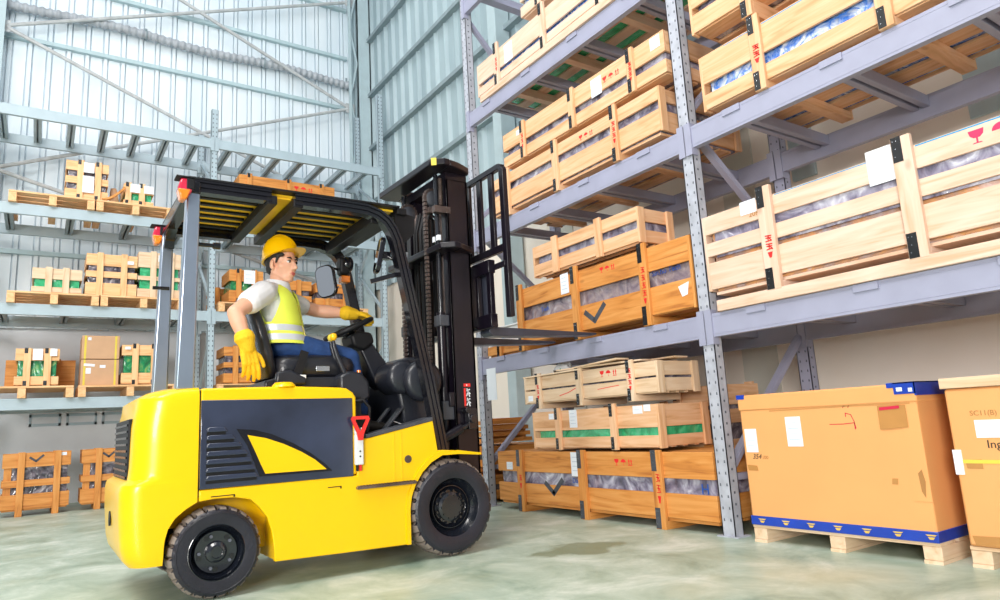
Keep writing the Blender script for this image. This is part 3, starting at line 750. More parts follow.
mb = MB(); stroke(mb, [(.60, .60), (.68, .60), (.745, .605), (.75, .575)], .004, -.0005); stroke(mb, [(.70, .64), (.70, .66), (.73, .65), (.745, .61)], .004, -.0005); stroke(mb, [(.69, .69), (.70, .71), (.73, .71), (.72, .69)], .004, -.0005); stroke(mb, [(.745, .61), (.745, .57)], .004, -.0005)
mb.build('red_scribble', M['red_lens'], bx)
mb = MB(); flat(mb, [(.885, .565), (1.03, .575), (1.03, .69), (.885, .69)], -.0065); mb.build('document_pouch', M['brown_tape'], bx)
mb = MB(); flat(mb, [(.895, .665), (1.0, .672), (1.0, .688), (.895, .682)], -.0085); mb.build('red_strip', M['red_lens'], bx)
mb = MB(); flat(mb, [(.02, .33), (.09, .33), (.085, .36), (.015, .365)], -.001); mb.build('tape_scrap', M['brown_tape'], bx); mb = MB(); flat(mb, [(.9, .28), (.93, .28), (.935, .31), (.905, .31)], -.001); mb.build('tape_scrap', M['brown_tape'], bx)
mb = MB(); mb.box(1.0, 1.088, -.003, 0, .2, .69); mb.build('film_edge', M['card'], bx)
mb = MB(); flat(mb, [(1.045, .25), (1.06, .22), (1.07, .30), (1.06, .36), (1.04, .34)], -.004); mb.build('scuff', M['faint_ink'], bx)
pallet((3.82, 1.64, 0), RZR, 1.2, 1.0, .1, 'cream', 'pale pallet under the carton cut off by the right edge')
b2 = tag(empty('cardboard_box', (3.81, 1.635, .101), RZR, local=True), 'cardboard box with a yellow strap at the right edge of the photo', 'box')
mb = MB(); mb.box(0, 1.2, 0, .95, 0, .76); mb.build('carton', M['card'], b2, bevel=.012)
mb = MB(); mb.box(-.012, 1.21, -.012, .06, .762, .815); mb.box(-.012, .06, .061, .95, .762, .815); mb.box(-.012, 1.21, .9, .97, .762, .815); mb.build('timber_cap', M['cream_l'], b2, bevel=.003)
paper(b2, .2, .56, .17, .085, -.001, lines=2)
text_part('SC11(B)', M['faint_ink'], b2, (.16, -.001, .635), .035, (PI / 2, 0, 0)); text_part('Ingl', M['black_ink'], b2, (.19, -.001, .485), .055, (PI / 2, 0, 0))
mb = MB(); mb.box(-.003, 1.203, -.003, .953, .395, .412); mb.build('yellow_strap', M['yellow_tape'], b2)
mb = MB(); mb.box(-.004, .035, -.0045, .0, .34, .46); mb.build('edge_protector', M['paper'], b2)
mb = MB(); flat(mb, [(.05, .37), (.12, .37), (.12, .415), (.045, .41)], -.0012); mb.build('tape_scrap', M['brown_tape'], b2); mb = MB(); flat(mb, [(0.03, .01), (.3, .01), (.3, .06), (.02, .05)], -.0012); mb.build('tape_scrap', M['brown_tape'], b2)
# rolled film standing between carton and upright
# ------------------------------------------------------------------ left rack loads (front faces toward the camera)
def small_crate(x, z, w, h, label, wd='far', goods='green_dark', y=10.93, d=.55, battens=None, rows=None, group=None, straps=True, papers=()):
    rows = rows or ((h * .62, h - .01), (.02, h * .3))
    bt_x = battens or (w * .27, w * .73)
    c = crate((x, y, z), 0, w, d, rows, bt_x, (0, h + .005), wd, goods, label, bw=.08, straps=straps, bottom=.015, group=group, strap_h=.07)
    for (px, pz, pw, ph) in papers: paper(c, px, pz, pw, ph, -.029, lines=2)
    return c
LP = LZ[0]
for (x, z, w, lab) in ((-.78, LZ[0], 1.15, 'slatted pallet on the lowest left shelf under the green-windowed crate'), (.42, LZ[0], 1.25, 'slatted pallet on the lowest left shelf under the stacked cartons'),
                       (-.44, LZ[1], 1.05, 'slatted pallet on the second left shelf, nearer the left edge'), (.63, LZ[1], 1.08, 'slatted pallet on the second left shelf, nearer the forklift'),
                       (-.5, LZ[2], 1.0, 'slatted pallet on the third left shelf under the tall crate'), (.52, LZ[2], 1.0, 'slatted pallet on the third left shelf under the low crate')):
    pallet((x, 10.82, z + .001), 0, w, 1.0, .155, 'far', lab, thick=.025)
c1 = small_crate(-.30, LZ[0] + .16, .49, .5, 'square pine crate with green goods behind papers, lowest left shelf', rows=((.34, .5), (.02, .13)), papers=((.245, .42, .11, .15), (.42, .45, .08, .1)))
cb = small_crate(-.42, LZ[0] + .16, .82, .42, 'broad brown crate mostly hidden behind the square pine crate', wd='orange', goods='grey_wrap_lo', y=11.55, d=.4, rows=((.02, .41),), straps=False)
for k, (z0, h, lab) in enumerate(((LZ[0] + .16, .36, 'tan carton with yellow tape, lower of two on the left shelf'), (LZ[0] + .16 + .365, .33, 'tan carton with yellow tape, upper of two on the left shelf'))):
    b = tag(empty('cardboard_box', (.44, 10.93, z0 + .001), 0, local=True), lab, 'box', 'stacked cartons on the left rack')
    mb = MB(); mb.box(0, .46, 0, .5, 0, h - .004); mb.build('carton', M['card_left'], b, bevel=.008)
    MB().box(.03, .055, -.0015, .0, 0, h - .004).build('tape', M['yellow_tape'], b); MB().box(.40, .425, -.0015, .0, 0, h - .004).build('tape', M['yellow_tape'], b)
    if k == 0: paper(b, .1, .28, .13, .035, -.001, rot=-.1, lines=0); paper(b, .26, .26, .07, .04, -.001, lines=0); paper(b, .09, .2, .06, .08, -.001, lines=0)
    else: paper(b, .09, .28, .04, .04, -.002, lines=0)
small_crate(.93, LZ[0] + .16, .58, .58, 'tall pine crate with green windows beside the tan cartons', rows=((.42, .57), (.02, .17)), battens=(.17, .41), papers=((.07, .52, .07, .04),))
small_crate(-.18, LZ[1] + .16, .58, .36, 'low pine crate with three green windows, second left shelf', wd='cream', rows=((.2, .35), (.02, .09)), straps=False, battens=(.19, .39), goods='green_film')
small_crate(.44, LZ[1] + .16, .64, .62, 'wide-slatted tan crate in the middle of the second left shelf', rows=((.44, .61), (.27, .36), (.02, .19)), battens=(.17, .47), straps=False, goods='dark_goods', papers=((.55, .5, .08, .05),))
small_crate(1.09, LZ[1] + .16, .57, .70, 'cream crate seen between the forklift pillars, second left shelf', wd='cream', goods='green_film', rows=((.46, .69), (.27, .33), (.02, .14)), battens=(.2, .44), straps=False, papers=((.31, .6, .1, .1),))
small_crate(.13, LZ[2] + .16, .53, .58, 'tall pine crate with two paper sheets, third left shelf', wd='far', goods='dark_goods', rows=((.43, .57), (.24, .34), (.02, .15)), battens=(.18, .4), papers=((.28, .48, .13, .15), (.28, .23, .14, .25)))
small_crate(.86, LZ[2] + .16, .4, .34, 'low crate with white papers over green goods, third left shelf', goods='green_film', rows=((.19, .33), (.02, .08)), battens=(.06, .24), papers=((.15, .26, .13, .13), (.33, .26, .13, .12)))
# a leaning board and brown kraft sheet between the two
t = tag(empty('leaning_board', (.78, 10.98, LZ[2] + .16)), 'curved grey-brown board propped between two crates, third left shelf', 'board')
pts = [(.60 + .28 * s, LZ[2] + .165 + .22 * s ** 1.7) for s in [k / 8 for k in range(9)]]
mb = MB(); mb.prism(pts + [(p[0] - .015, p[1] + .025) for p in pts[::-1]], 1, 10.835, 10.89); mb.build('board_body', M['orange_l'], t)
t = tag(empty('kraft_paper', (.72, 11.2, LZ[2] + .16)), 'crumpled brown kraft paper heap beside the tall crate', 'paper')
rings = []
for k in range(6):
    s = k / 5; r = .088 * (1 - s * .6)
    rings.append([Vector((.757 + r * math.cos(a) * (1 + .2 * math.sin(3 * a + k)), 11.25 + r * math.sin(a), LZ[2] + .157 + .33 * s)) for a in [2 * PI * q / 12 for q in range(12)]])
MB().loft(rings).build('paper_body', M['card_left'], t, smooth=15)
# bay behind the driver
pallet((2.2, 10.87, LZ[1] + .001), 0, 1.2, 1.0, .15, 'far', 'slatted pallet behind the driver on the second shelf'); pallet((3.45, 10.87, LZ[1] + .001), 0, 1.2, 1.0, .15, 'far', 'slatted pallet behind the steering wheel on the second shelf')
small_crate(2.36, LZ[1] + .155, .52, .54, 'orange crate with a white sheet, just behind the driver', wd='orange', rows=((.35, .53), (.02, .2)), papers=((.3, .42, .17, .22),))
small_crate(2.2, LZ[1] + .155, .42, .35, 'low orange crate half behind the orange crate with a white sheet', wd='orange', y=11.55, d=.3, straps=False)
small_crate(3.05, LZ[1] + .155, .62, .43, 'orange crate with one dark window row, behind the driver\'s chest', wd='orange', goods='dark_goods', straps=False, battens=(.1, .4), rows=((.26, .42), (.02, .17)))
c = small_crate(3.74, LZ[1] + .155, .7, .42, 'orange crate with a black spray tick seen past the mirror', wd='orange', goods='dark_goods', straps=False, rows=((.25, .41), (.02, .15))); vee(c, .34, .33, .06, -.001)
pallet((2.2, 10.87, LZ[0] + .001), 0, 1.2, 1.0, .15, 'far', 'slatted pallet on the lowest shelf behind the driver\'s seat')
small_crate(2.3, LZ[0] + .155, .62, .58, 'orange crate on the lowest shelf, seen behind the driver\'s glove', wd='orange', goods='dark_goods', rows=((.43, .57), (.25, .33), (.02, .16)), straps=False)
# crate showing above the overhead guard
pallet((2.45, 10.87, LZ[2] + .001), 0, 1.6, 1.0, .14, 'far', 'pallet under the two orange crates seen over the overhead guard')
small_crate(2.49, LZ[2] + .142, 1.6, .46, 'long orange crate, lower of two behind the overhead guard', wd='orange', straps=False, battens=(.4, 1.2), rows=((.3, .45), (.05, .2)), goods='dark_goods')
c = small_crate(2.49, LZ[2] + .142 + .472, 1.6, .31, 'flat orange crate with red marks showing above the overhead guard', wd='orange', goods='dark_goods', battens=(.16, .8, 1.36), rows=((.04, .29),))
red_symbols(c, 1.05, .14, .08, -.001)
# floor crates below the left rack
def window_crate(x, y, w, label, rz=0., third=True):
    c = crate((x, y, 0), rz, w, .5, ((.6, .78), (.36, .445), (.09, .27)), (w * .27 if third else w * .5, w * .8), (0, .79), 'orange', 'dark_goods', label, bw=.075, straps=False, bottom=.07)
    mb = MB(); mb.box(.02, .1, .021, .029, .1, .77); mb.build('inner_stud', M['orange_v'], c)
    return c
w1 = window_crate(-.35, 10.72, .73, 'orange crate with six wrapped windows on the floor at far left', rz=.02); vee(w1, .36, .70, .065, -.001); paper(w1, .63, .745, .1, .04, -.001, lines=0)
w2 = window_crate(.50, 10.72, .73, 'orange crate on the floor partly hidden by the forklift counterweight'); vee(w2, .32, .70, .065, -.001)
# ------------------------------------------------------------------ forklift (axis along +X, near side y = 3.965)
YC = 4.48; YN = 3.965; YF = 2 * YC - YN
fk = empty('forklift', (1.5, YC, 0), label='yellow and black electric forklift driving toward the rack', cat='forklift')
def interp(tab, z):
    for (a, va), (b, vb) in zip(tab[:-1], tab[1:]):
        if z <= b: return va + (vb - va) * (z - a) / (b - a)
    return tab[-1][1]
# counterweight
XR_ = ((0.205, 0.415), (0.24, 0.385), (0.3, 0.37), (0.45, 0.358), (0.57, 0.355), (0.61, 0.362), (0.635, 0.4), (0.7, 0.405), (0.93, 0.41), (1.0, 0.425), (1.05, 0.43), (1.08, 0.475), (1.1, 0.55))
XF_ = ((.205, .558), (.32, .562), (.38, .578), (.43, .61), (.47, .66), (.50, .714), (1.10, .714))
HW_ = ((.205, .505), (.25, .513), (1.04, .515), (1.075, .508), (1.09, .495), (1.10, .48))
zs = [.205, .22, .24, .27, .3, .33, .36, .38, .41, .43, .45, .47, .485, .50, .53, .57, .6, .612, .634, .66, .7, .8, .9, .96, 1.0, 1.03, 1.05, 1.065, 1.08, 1.09, 1.10]
rings = []
for z in zs:
    x0, x1, hw = interp(XR_, z), interp(XF_, z), interp(HW_, z)
    r = .11 if z < .62 else .15
    pts = []
    n = 8
    for k in range(n + 1):
        a = PI / 2 + PI / 2 * k / n; pts.append((x0 + r + r * math.cos(a), YC + hw - r + r * math.sin(a)))
    for k in range(n + 1):
        a = PI + PI / 2 * k / n; pts.append((x0 + r + r * math.cos(a), YC - hw + r + r * math.sin(a)))
    pts += [(x1, YC - hw), (x1, YC + hw)]
    rings.append([Vector((p[0], p[1], z)) for p in pts])
cw = MB().loft(rings).build('counterweight', M['yellow'], fk, smooth=40)
mb = MB(); mb.box(.397, .42, 4.13, 4.83, .61, .95); cg = mb.build('rear_grille', M['black_matte'], cw, off=fk['_off'], bevel=.006)
mb = MB()
for k in range(9): mb.box(.39, .405, 4.15, 4.81, .64 + k * .034, .652 + k * .034)
mb.build('grille_bars', M['black_gloss'], cw, off=fk['_off'])
MB().cyl((.352, YC, .42), (.36, YC, .42), .04, 20).build('tow_pin_socket', M['black_matte'], cw)
# thin seam strip on counterweight joint
MB().box(.7145, .7195, YN + .004, YF - .004, .52, 1.085).build('seam', M['black_matte'], fk)
# battery hood
hood = [(.72, .565), (.72, 1.094), (1.2, 1.098), (1.50, 1.085), (1.545, 1.08), (1.585, 1.055), (1.605, 1.026), (1.605, .565)]
MB().prism(hood, 1, YN + .003, YF - .003).build('battery_hood', M['yellow'], fk, bevel=.012)
for (y, s) in ((YN, -1), (YF, 1)):
    a, b = (y - .004, y + .004)
    sp = MB().prism([(.722, .562), (.722, 1.030), (1.578, 1.020), (1.578, .556)], 1, a, b).build('side_panel', M['panel_black'], fk, bevel=.004)
    ye = y + s * .004
    mb = MB()
    for k in range(7):   # louvres
        z = .87 - k * .0425; xe = .85 + .165 * (1 - (1 - k / 6.) ** 1.6) + (0 if k else -.0)
        yo = ye + s * .012
        mb.prism([(.752, z - .012), (.752, z + .006), (.765, z + .014), (xe - .01, z + .014), (xe + .008, z - .012)], 1, ye - s * .0005, yo)
    mb.build('louvres', M['panel_black'], sp, off=fk['_off'], bevel=.004)
    mb = MB()
    for k in range(7):
        z = .87 - k * .0425; xe = .85 + .165 * (1 - (1 - k / 6.) ** 1.6)
        mb.box(.752, xe, min(ye, ye + s * .0015), max(ye, ye + s * .0015), z - .028, z - .012)
    mb.build('louvre_slots', M['black_matte'], sp, off=fk['_off'])
    fin = [(.962, .832), (1.06, .81), (1.16, .772), (1.26, .722), (1.34, .672), (1.41, .612), (1.06, .616), (1.035, .67), (1.005, .74)]
    out = [(.905, .868), (1.0, .858), (1.10, .828), (1.22, .77), (1.32, .708), (1.40, .645), (1.445, .600), (1.03, .603), (1.005, .67), (.965, .77)]
    MB().prism(out, 1, min(ye, ye + s * .004), max(ye, ye + s * .004)).build('fin_surround', M['black_gloss'], sp, off=fk['_off'])
    ff = MB().prism(fin, 1, min(ye, ye + s * .009), max(ye, ye + s * .009)).build('fin_vent', M['yellow'], sp, off=fk['_off'])
    # chassis side plate with both wheel arches
    rc = (.807, .225); pts = [(.722, .558), (.722, .50)]
    pts += [(.80, .507), (.90, .505), (.985, .485)]
    pts += [(1.03, .44), (1.075, .38), (1.10, .30), (1.112, .22), (1.116, .14), (1.5, .128), (1.90, .118), (1.935, .118)]
    pts += [(1.937, .24), (1.938, .33), (1.95, .40), (1.98, .47), (2.03, .54), (2.10, .597), (2.18, .635), (2.30, .635), (2.475, .618), (2.475, .630), (2.30, .658), (2.19, .668), (2.155, .668), (2.127, .86), (1.90, .815), (1.69, .775), (1.605, .77), (1.605, .558)]
    a, b = (y, y + .035) if s < 0 else (y - .035, y)
    sk = MB().prism(pts, 1, a, b).build('side_skirt', M['yellow'], fk, bevel=.007)
    # arch lip: rolled flange round the front wheel
    lip = [(1.915, .118), (1.916, .33), (1.93, .41), (1.96, .485), (2.01, .56), (2.085, .625), (2.17, .66), (2.30, .660), (2.475, .632)]
    mb = MB(); yl = y + s * .012
    inner = [(1.94, .118), (1.941, .33), (1.953, .40), (1.983, .47), (2.033, .54), (2.10, .597), (2.18, .635), (2.30, .635), (2.475, .62)]
    poly = lip + inner[::-1]
    for q in range(len(lip) - 1):
        mb.prism([lip[q], lip[q + 1], inner[q + 1], inner[q]], 1, min(y, yl), max(y, yl) + .0)
    mb.build('arch_lip', M['yellow'], fk)
    mb = MB(); mb.box(1.593, 1.985, min(y, y + s * .03), max(y, y + s * .03), .478, .492)
    for k in range(20): mb.box(1.60 + k * .0193, 1.607 + k * .0193, min(y, y + s * .03), max(y, y + s * .03), .492, .499)
    mb.build('step_tread', M['print_grey'] if False else M['chain'], fk)
    MB().cyl((1.94, y + s * .004, .629), (1.94, y - s * .02, .629), .024, 20).build('round_plug', M['chain'], fk)
    mb = MB(); mb.box(1.42, 1.50, min(y, y + s * .002), max(y, y + s * .002), .503, .508); mb.box(1.495, 1.503, min(y, y + s * .002), max(y, y + s * .002), .493, .508)
    mb.box(.78, .90, min(y, y + s * .002), max(y, y + s * .002), .517, .522); mb.box(.895, .903, min(y, y + s * .002), max(y, y + s * .002), .508, .522)
    mb.build('latch_slot', M['black_matte'], fk)
# core chassis: yellow box between wheels, arch linings
mb = MB(); mb.box(.60, .98, 4.17, 4.79, .36, .55); mb.box(1.116, 1.93, YN + .04, YF - .04, .15, .56); mb.box(.98, 1.116, 4.17, 4.79, .2, .55)
mb.build('chassis', M['yellow'], fk)
mb = MB(); mb.box(.56, .98, 4.20, 4.76, .19, .36); mb.cyl((.807, 4.12, .225), (.807, 4.84, .225), .05); mb.build('steer_axle', M['black_matte'], fk)
mb = MB(); mb.box(1.93, 2.34, 4.2, 4.76, .16, .82); mb.cyl((2.25, 4.1, .295), (2.25, 4.86, .295), .08); mb.build('drive_axle', M['black_matte'], fk)
# foot well floor + black step edge
mb = MB(); mb.box(1.606, 2.15, YN + .04, YF - .04, .56, .80); mb.build('footwell_floor', M['black_matte'], fk)
mb = MB(); mb.prism([(1.66, .772), (1.66, .795), (1.9, .836), (2.125, .884), (2.127, .858), (1.9, .815)], 1, YN - .002, YN + .14); mb.build('step_mat', M['strap_grey'], fk, bevel=.003)
mb = MB(); mb.box(1.60, 1.66, YN + .06, YF - .06, .79, 1.03); mb.box(1.52, 1.60, YN + .2, YF - .2, 1.0, 1.085) ; mb.build('hood_front', M['black_matte'], fk)
MB().box(1.64, 2.34, 4.90, 4.93, .80, 1.16).build('far_side_cowl', M['black_matte'], fk, bevel=.01)
# vertical ribs in the yellow apron
mb = MB(); mb.box(1.845, 1.85, YN - .0035, YN, .5, .80); mb.box(1.895, 1.90, YN - .0035, YN, .5, .81); mb.build('apron_rib', M['yellow'], fk)
# front cowl / dashboard
cowl = [(2.04, .80), (2.0, 1.0), (1.965, 1.18), (2.0, 1.26), (2.06, 1.295), (2.16, 1.30), (2.24, 1.26), (2.30, 1.17), (2.32, 1.0), (2.30, .80)]
cp = MB().prism(cowl, 1, YC - .30, YC + .40).build('front_cowl', M['dark_interior'], fk, bevel=.02)
def drum(x, z, r, y0, y1, name):
    return MB().lathe([(0, 0), (r * .75, 0), (r * .97, .02), (r, .05), (r, y1 - y0 - .05), (r * .97, y1 - y0 - .02), (r * .75, y1 - y0), (0, y1 - y0)], (x, y0, z), 1, 32).build(name, M['dark_interior'], fk, smooth=50)
drum(2.14, 1.13, .14, 4.07, 4.17, 'cowl_ring')
drum(2.02, 1.16, .115, 4.13, 4.4, 'cowl_ring')
mb = MB(); mb.cyl((2.16, 4.16, 1.30), (2.16, 4.16, 1.345), .03); mb.cyl((2.16, 4.16, 1.345), (2.16, 4.16, 1.365), .02); mb.build('reservoir_cap', M['black_matte'], fk)
mb = MB(); mb.bar((2.03, 4.12, 1.2), (2.06, 4.11, 1.05), .03, .02); mb.bar((2.06, 4.10, 1.12), (2.09, 4.095, 1.02), .02, .012); mb.build('worn_bracket', M['steel'], fk)
# steering column and wheel
mb = MB(); mb.prism([(1.80, 1.42), (1.84, 1.46), (1.90, 1.44), (2.06, 1.22), (2.0, 1.08), (1.93, 1.14)], 1, YC - .07, YC + .09); mb.build('steering_column', M['dark_interior'], fk, bevel=.012)
mb = MB(); mb.prism([(1.76, 1.39), (1.74, 1.47), (1.80, 1.50), (1.90, 1.49), (1.92, 1.42), (1.84, 1.36)], 1, YC - .1, YC + .1); mb.build('column_pod', M['black_matte'], fk, bevel=.02)
SWC = Vector((1.765, YC, 1.525)); tl = math.radians(-25); WR_ = .17; T4 = Matrix.Translation(SWC) @ Matrix.Rotation(tl, 4, 'Y')
mb = MB(); mb.tube([T4 @ Vector((WR_ * math.cos(a), WR_ * math.sin(a), 0)) for a in [2 * PI * k / 48 for k in range(48)]], .0175, 12, closed=True)
sw = mb.build('steering_wheel', M['black_matte'], fk, smooth=60)
mb = MB()
for a in (.4, 2.5, 4.4): mb.bar(T4 @ Vector((.03 * math.cos(a), .03 * math.sin(a), -.035)), T4 @ Vector((.16 * math.cos(a), .16 * math.sin(a), 0)), .035, .014, up=T4.to_3x3() @ Vector((0, 0, 1)))
mb.tube([T4 @ Vector((0, 0, -.09)), T4 @ Vector((0, 0, -.03)), T4 @ Vector((0, 0, -.012))], [.035, .05, .04], 18)
mb.build('wheel_spokes', M['black_matte'], sw, off=fk['_off'])
# hydraulic levers with yellow knobs beside the seat
for k in range(2):
    y = 4.20 + k * .045
    mb = MB(); mb.tube([(1.645, y, 1.13), (1.62, y, 1.20), (1.575, y, 1.30), (1.555, y, 1.365), (1.55, y, 1.40)], [.022, .020, .017, .014, .011], 10)
    lv = mb.build('control_lever', M['dark_interior'], fk, smooth=60)
    MB().lathe([(0, -.024), (.016, -.02), (.024, 0), (.018, .02), (0, .026)], (1.552, y, 1.425), 2, 16).build('lever_knob', M['yellow_tape'] if k else M['helmet'], lv, off=fk['_off'], smooth=60)
mb = MB(); mb.prism([(1.56, 1.09), (1.56, 1.17), (1.62, 1.20), (1.71, 1.19), (1.76, 1.13), (1.77, 1.03), (1.70, .98), (1.61, 1.0)], 1, 4.12, 4.36); mb.build('lever_console', M['dark_interior'], fk, bevel=.02)
MB().cyl((1.70, 4.15, 1.19), (1.70, 4.15, 1.205), .013).build('orange_button', M['amber'], fk)
mb = MB(); mb.tube([(1.62, 4.02, 1.0), (1.66, 3.995, 1.01), (1.70, 3.99, .96), (1.70, 4.0, .86), (1.69, 4.02, .80)], .01, 8); mb.build('hose_loop', M['black_matte'], fk, smooth=60)
# pedals
for (x, y, ww, s) in ((1.95, 4.2, .07, 1.), (1.93, 4.36, .05, 1.)):
    mb = MB(); mb.bar((x - .06, y, .82), (x + .07, y, .96), ww, .014, up=(0, 0, 1)); pd = mb.build('pedal', M['dark_interior'], fk, bevel=.003)
    MB().cyl((x + .0, y, .87), (x + .1, y, .83), .012).build('pedal_arm', M['steel'], pd, off=fk['_off'])
# battery connector with red pull handle
mb = MB(); mb.box(1.583, 1.635, YN - .03, YN - .001, .62, .80); mb.box(1.583, 1.595, YN - .032, YN - .001, .80, .84); mb.box(1.623, 1.635, YN - .032, YN - .001, .80, .84); pc = mb.build('battery_plug', M['white_plastic'], fk, bevel=.006)
mb = MB()
for z in (.67, .70): mb.cyl((1.611, YN - .034, z), (1.611, YN - .028, z), .005, 10)
mb.cyl((1.597, YN - .015, .585), (1.597, YN - .015, .62), .008, 10); mb.build('plug_pins', M['black_matte'], pc, off=fk['_off'])
MB().cyl((1.618, YN - .015, .585), (1.618, YN - .015, .62), .008, 10).build('red_cable', M['red_handle'], pc, off=fk['_off'])
mb = MB(); yh = YN - .035; P = [(1.563, .908), (1.664, .908), (1.672, .89), (1.632, .80), (1.626, .765), (1.598, .765), (1.592, .80), (1.555, .89)]; Q = [(1.58, .888), (1.648, .888), (1.648, .884), (1.618, .825), (1.616, .82), (1.609, .82), (1.607, .825), (1.578, .884)]
for k in range(8):
    j = (k + 1) % 8; mb.prism([P[k], P[j], Q[j], Q[k]], 1, yh - .008, yh + .004)
mb.build('pull_handle', M['red_handle'], pc, off=fk['_off'])
# seat
st = MB(); st.loft([[Vector((x, y, z)) for x, y in rrect(1.19 + i, 1.72 - i, 4.22 + i, 4.74 - i, .08, 5)] for z, i in ((1.17, .03), (1.19, .005), (1.25, 0), (1.29, .012), (1.315, .05), (1.32, .12))])
seat = st.build('seat_cushion', M['vinyl'], fk, smooth=50)
rings = []
for t, w, th in ((0, .21, .05), (.08, .235, .085), (.3, .245, .095), (.55, .24, .09), (.75, .215, .085), (.9, .165, .07), (.97, .11, .05), (1., .05, .02)):
    c = Vector((1.18 - .11 * t - .03 * t * t, YC - .01, 1.17 + .54 * t)); r = []
    for k in range(20):
        a = 2 * PI * k / 20; sx = math.copysign(abs(math.cos(a)) ** .6, math.cos(a)); sy = math.copysign(abs(math.sin(a)) ** .6, math.sin(a))
        r.append(c + Vector((sx * th * .55, sy * w, 0)) + Vector((-.35, 0, 1)) * 0)
    rings.append(r)
MB().loft(rings).build('seat_back', M['vinyl'], fk, smooth=50)
mb = MB(); mb.prism([(1.12, 1.10), (1.12, 1.15), (1.2, 1.17), (1.70, 1.17), (1.72, 1.14), (1.66, 1.10)], 1, 4.20, 4.76); mb.build('seat_base', M['dark_interior'], fk, bevel=.01)
mb = MB(); mb.prism([(1.17, 1.12), (1.18, 1.20), (1.26, 1.21), (1.36, 1.16), (1.36, 1.12)], 1, 4.15, 4.20); mb.build('recline_cover', M['dark_interior'], fk, bevel=.012)
mb = MB(); mb.bar((1.31, 4.19, 1.17), (1.36, 4.185, 1.33), .012, .05, up=(1, 0, 0)); sbt = mb.build('seat_belt', M['black_matte'], fk)
mb = MB(); mb.box(1.30, 1.36, 4.16, 4.175, 1.155, 1.18); mb.build('belt_buckle', M['white_plastic'], sbt, off=fk['_off'], bevel=.003)
MB().box(1.44, 1.53, 4.212, 4.218, 1.205, 1.24).build('seat_plate', M['steel'], fk, bevel=.003)
# hood latch bump
MB().lathe([(0, .03), (.05, .028), (.065, .012), (.07, 0)], (1.18, 4.02, 1.095), 2, 20).build('hood_knob', M['yellow'], fk, smooth=60)
# overhead guard ---------------------------------------------------------
BG = M['black_gloss']; MKM = M['black_matte']
def xsec(pts, w, h, y):  # swept rectangular ribbed section in the XZ plane
    mb = MB(); 
    P = [Vector((p[0], y, p[1])) for p in pts]
    return mb
for y, s in ((4.03, -1), (4.96, 1)):
    mb = MB(); mb.prism([(.598, 1.09), (.692, 1.09), (.70, 2.21), (.628, 2.21)], 1, y - .035, y + .035)
    mb.build('rear_pillar', M['pillar'], fk, bevel=.01)
    # side rail + front pillar as one bent profile, grooved
    path = [(.63, 2.252), (1.10, 2.252)]
    path2 = [(1.245, 2.252), (1.60, 2.252), (1.72, 2.247), (1.80, 2.225), (1.86, 2.185), (1.90, 2.13), (1.93, 2.06), (2.03, 1.60), (2.13, 1.13), (2.215, .66)]
    for nm, pth in (('side_rail', path), ('front_pillar', path2)):
        mb = MB()
        q = [(-.5, -.5), (-.5, .5), (.5, .5), (.5, .30), (.38, .24), (.38, .12), (.5, .06), (.5, -.10), (.38, -.16), (.38, -.26), (.5, -.32), (.5, -.5)]
        rings = []
        for i, p in enumerate(pth):
            a = Vector(pth[max(i - 1, 0)]); b = Vector(pth[min(i + 1, len(pth) - 1)]); d = (b - a).normalized(); nrm = Vector((-d.y, d.x))
            rings.append([Vector((p[0] + nrm.x * v * .075, y + s * u * .07, p[1] + nrm.y * v * .075)) for u, v in q])
        mb.loft(rings); mb.build(nm, BG, fk, smooth=30)
# gusset at rear corner, cross members
mb = MB(); mb.box(.625, .70, 3.99, 4.97, 2.20, 2.275); mb.build('rear_cross_member', BG, fk, bevel=.008)
mb = MB(); mb.box(1.075, 1.135, 4.0, 4.96, 2.20, 2.255); mb.build('cross_member', MKM, fk, bevel=.004)
mb = MB(); mb.box(1.235, 1.295, 4.0, 4.96, 2.20, 2.255); mb.build('cross_member', MKM, fk, bevel=.004)
mb = MB(); mb.box(1.76, 1.84, 4.04, 4.92, 2.17, 2.25); mb.build('front_cross_member', MKM, fk, bevel=.006)
mb = MB(); mb.prism([(4.065, 2.10), (4.065, 2.20), (4.20, 2.20), (4.12, 2.18), (4.08, 2.15)], 0, .64, .70); mb.prism([(4.895, 2.10), (4.895, 2.20), (4.76, 2.20), (4.84, 2.18), (4.88, 2.15)], 0, .64, .70); mb.build('corner_gusset', BG, fk)
roof = MB().box(.66, 1.93, 4.06, 4.9, 2.275, 2.288).build('roof_plate', M['yellow_dull'], fk)
mb = MB(); mb.box(.635, 1.95, 3.99, 4.97, 2.2885, 2.300); mb.build('roof_cover', M['black_matte'], fk)
mb = MB()
for (xa, xb) in ((.70, 1.08), (1.29, 1.77)):
    for k in range(7):
        y = 4.125 + k * .118
        MB().box(xa, xb, y - .017, y + .017, 2.260, 2.2745).build('roof_slat', MKM, fk)
MB().box(1.13, 1.24, 4.07, 4.9, 2.262, 2.2745).build('roof_centre_plate', M['yellow_dull'], fk)
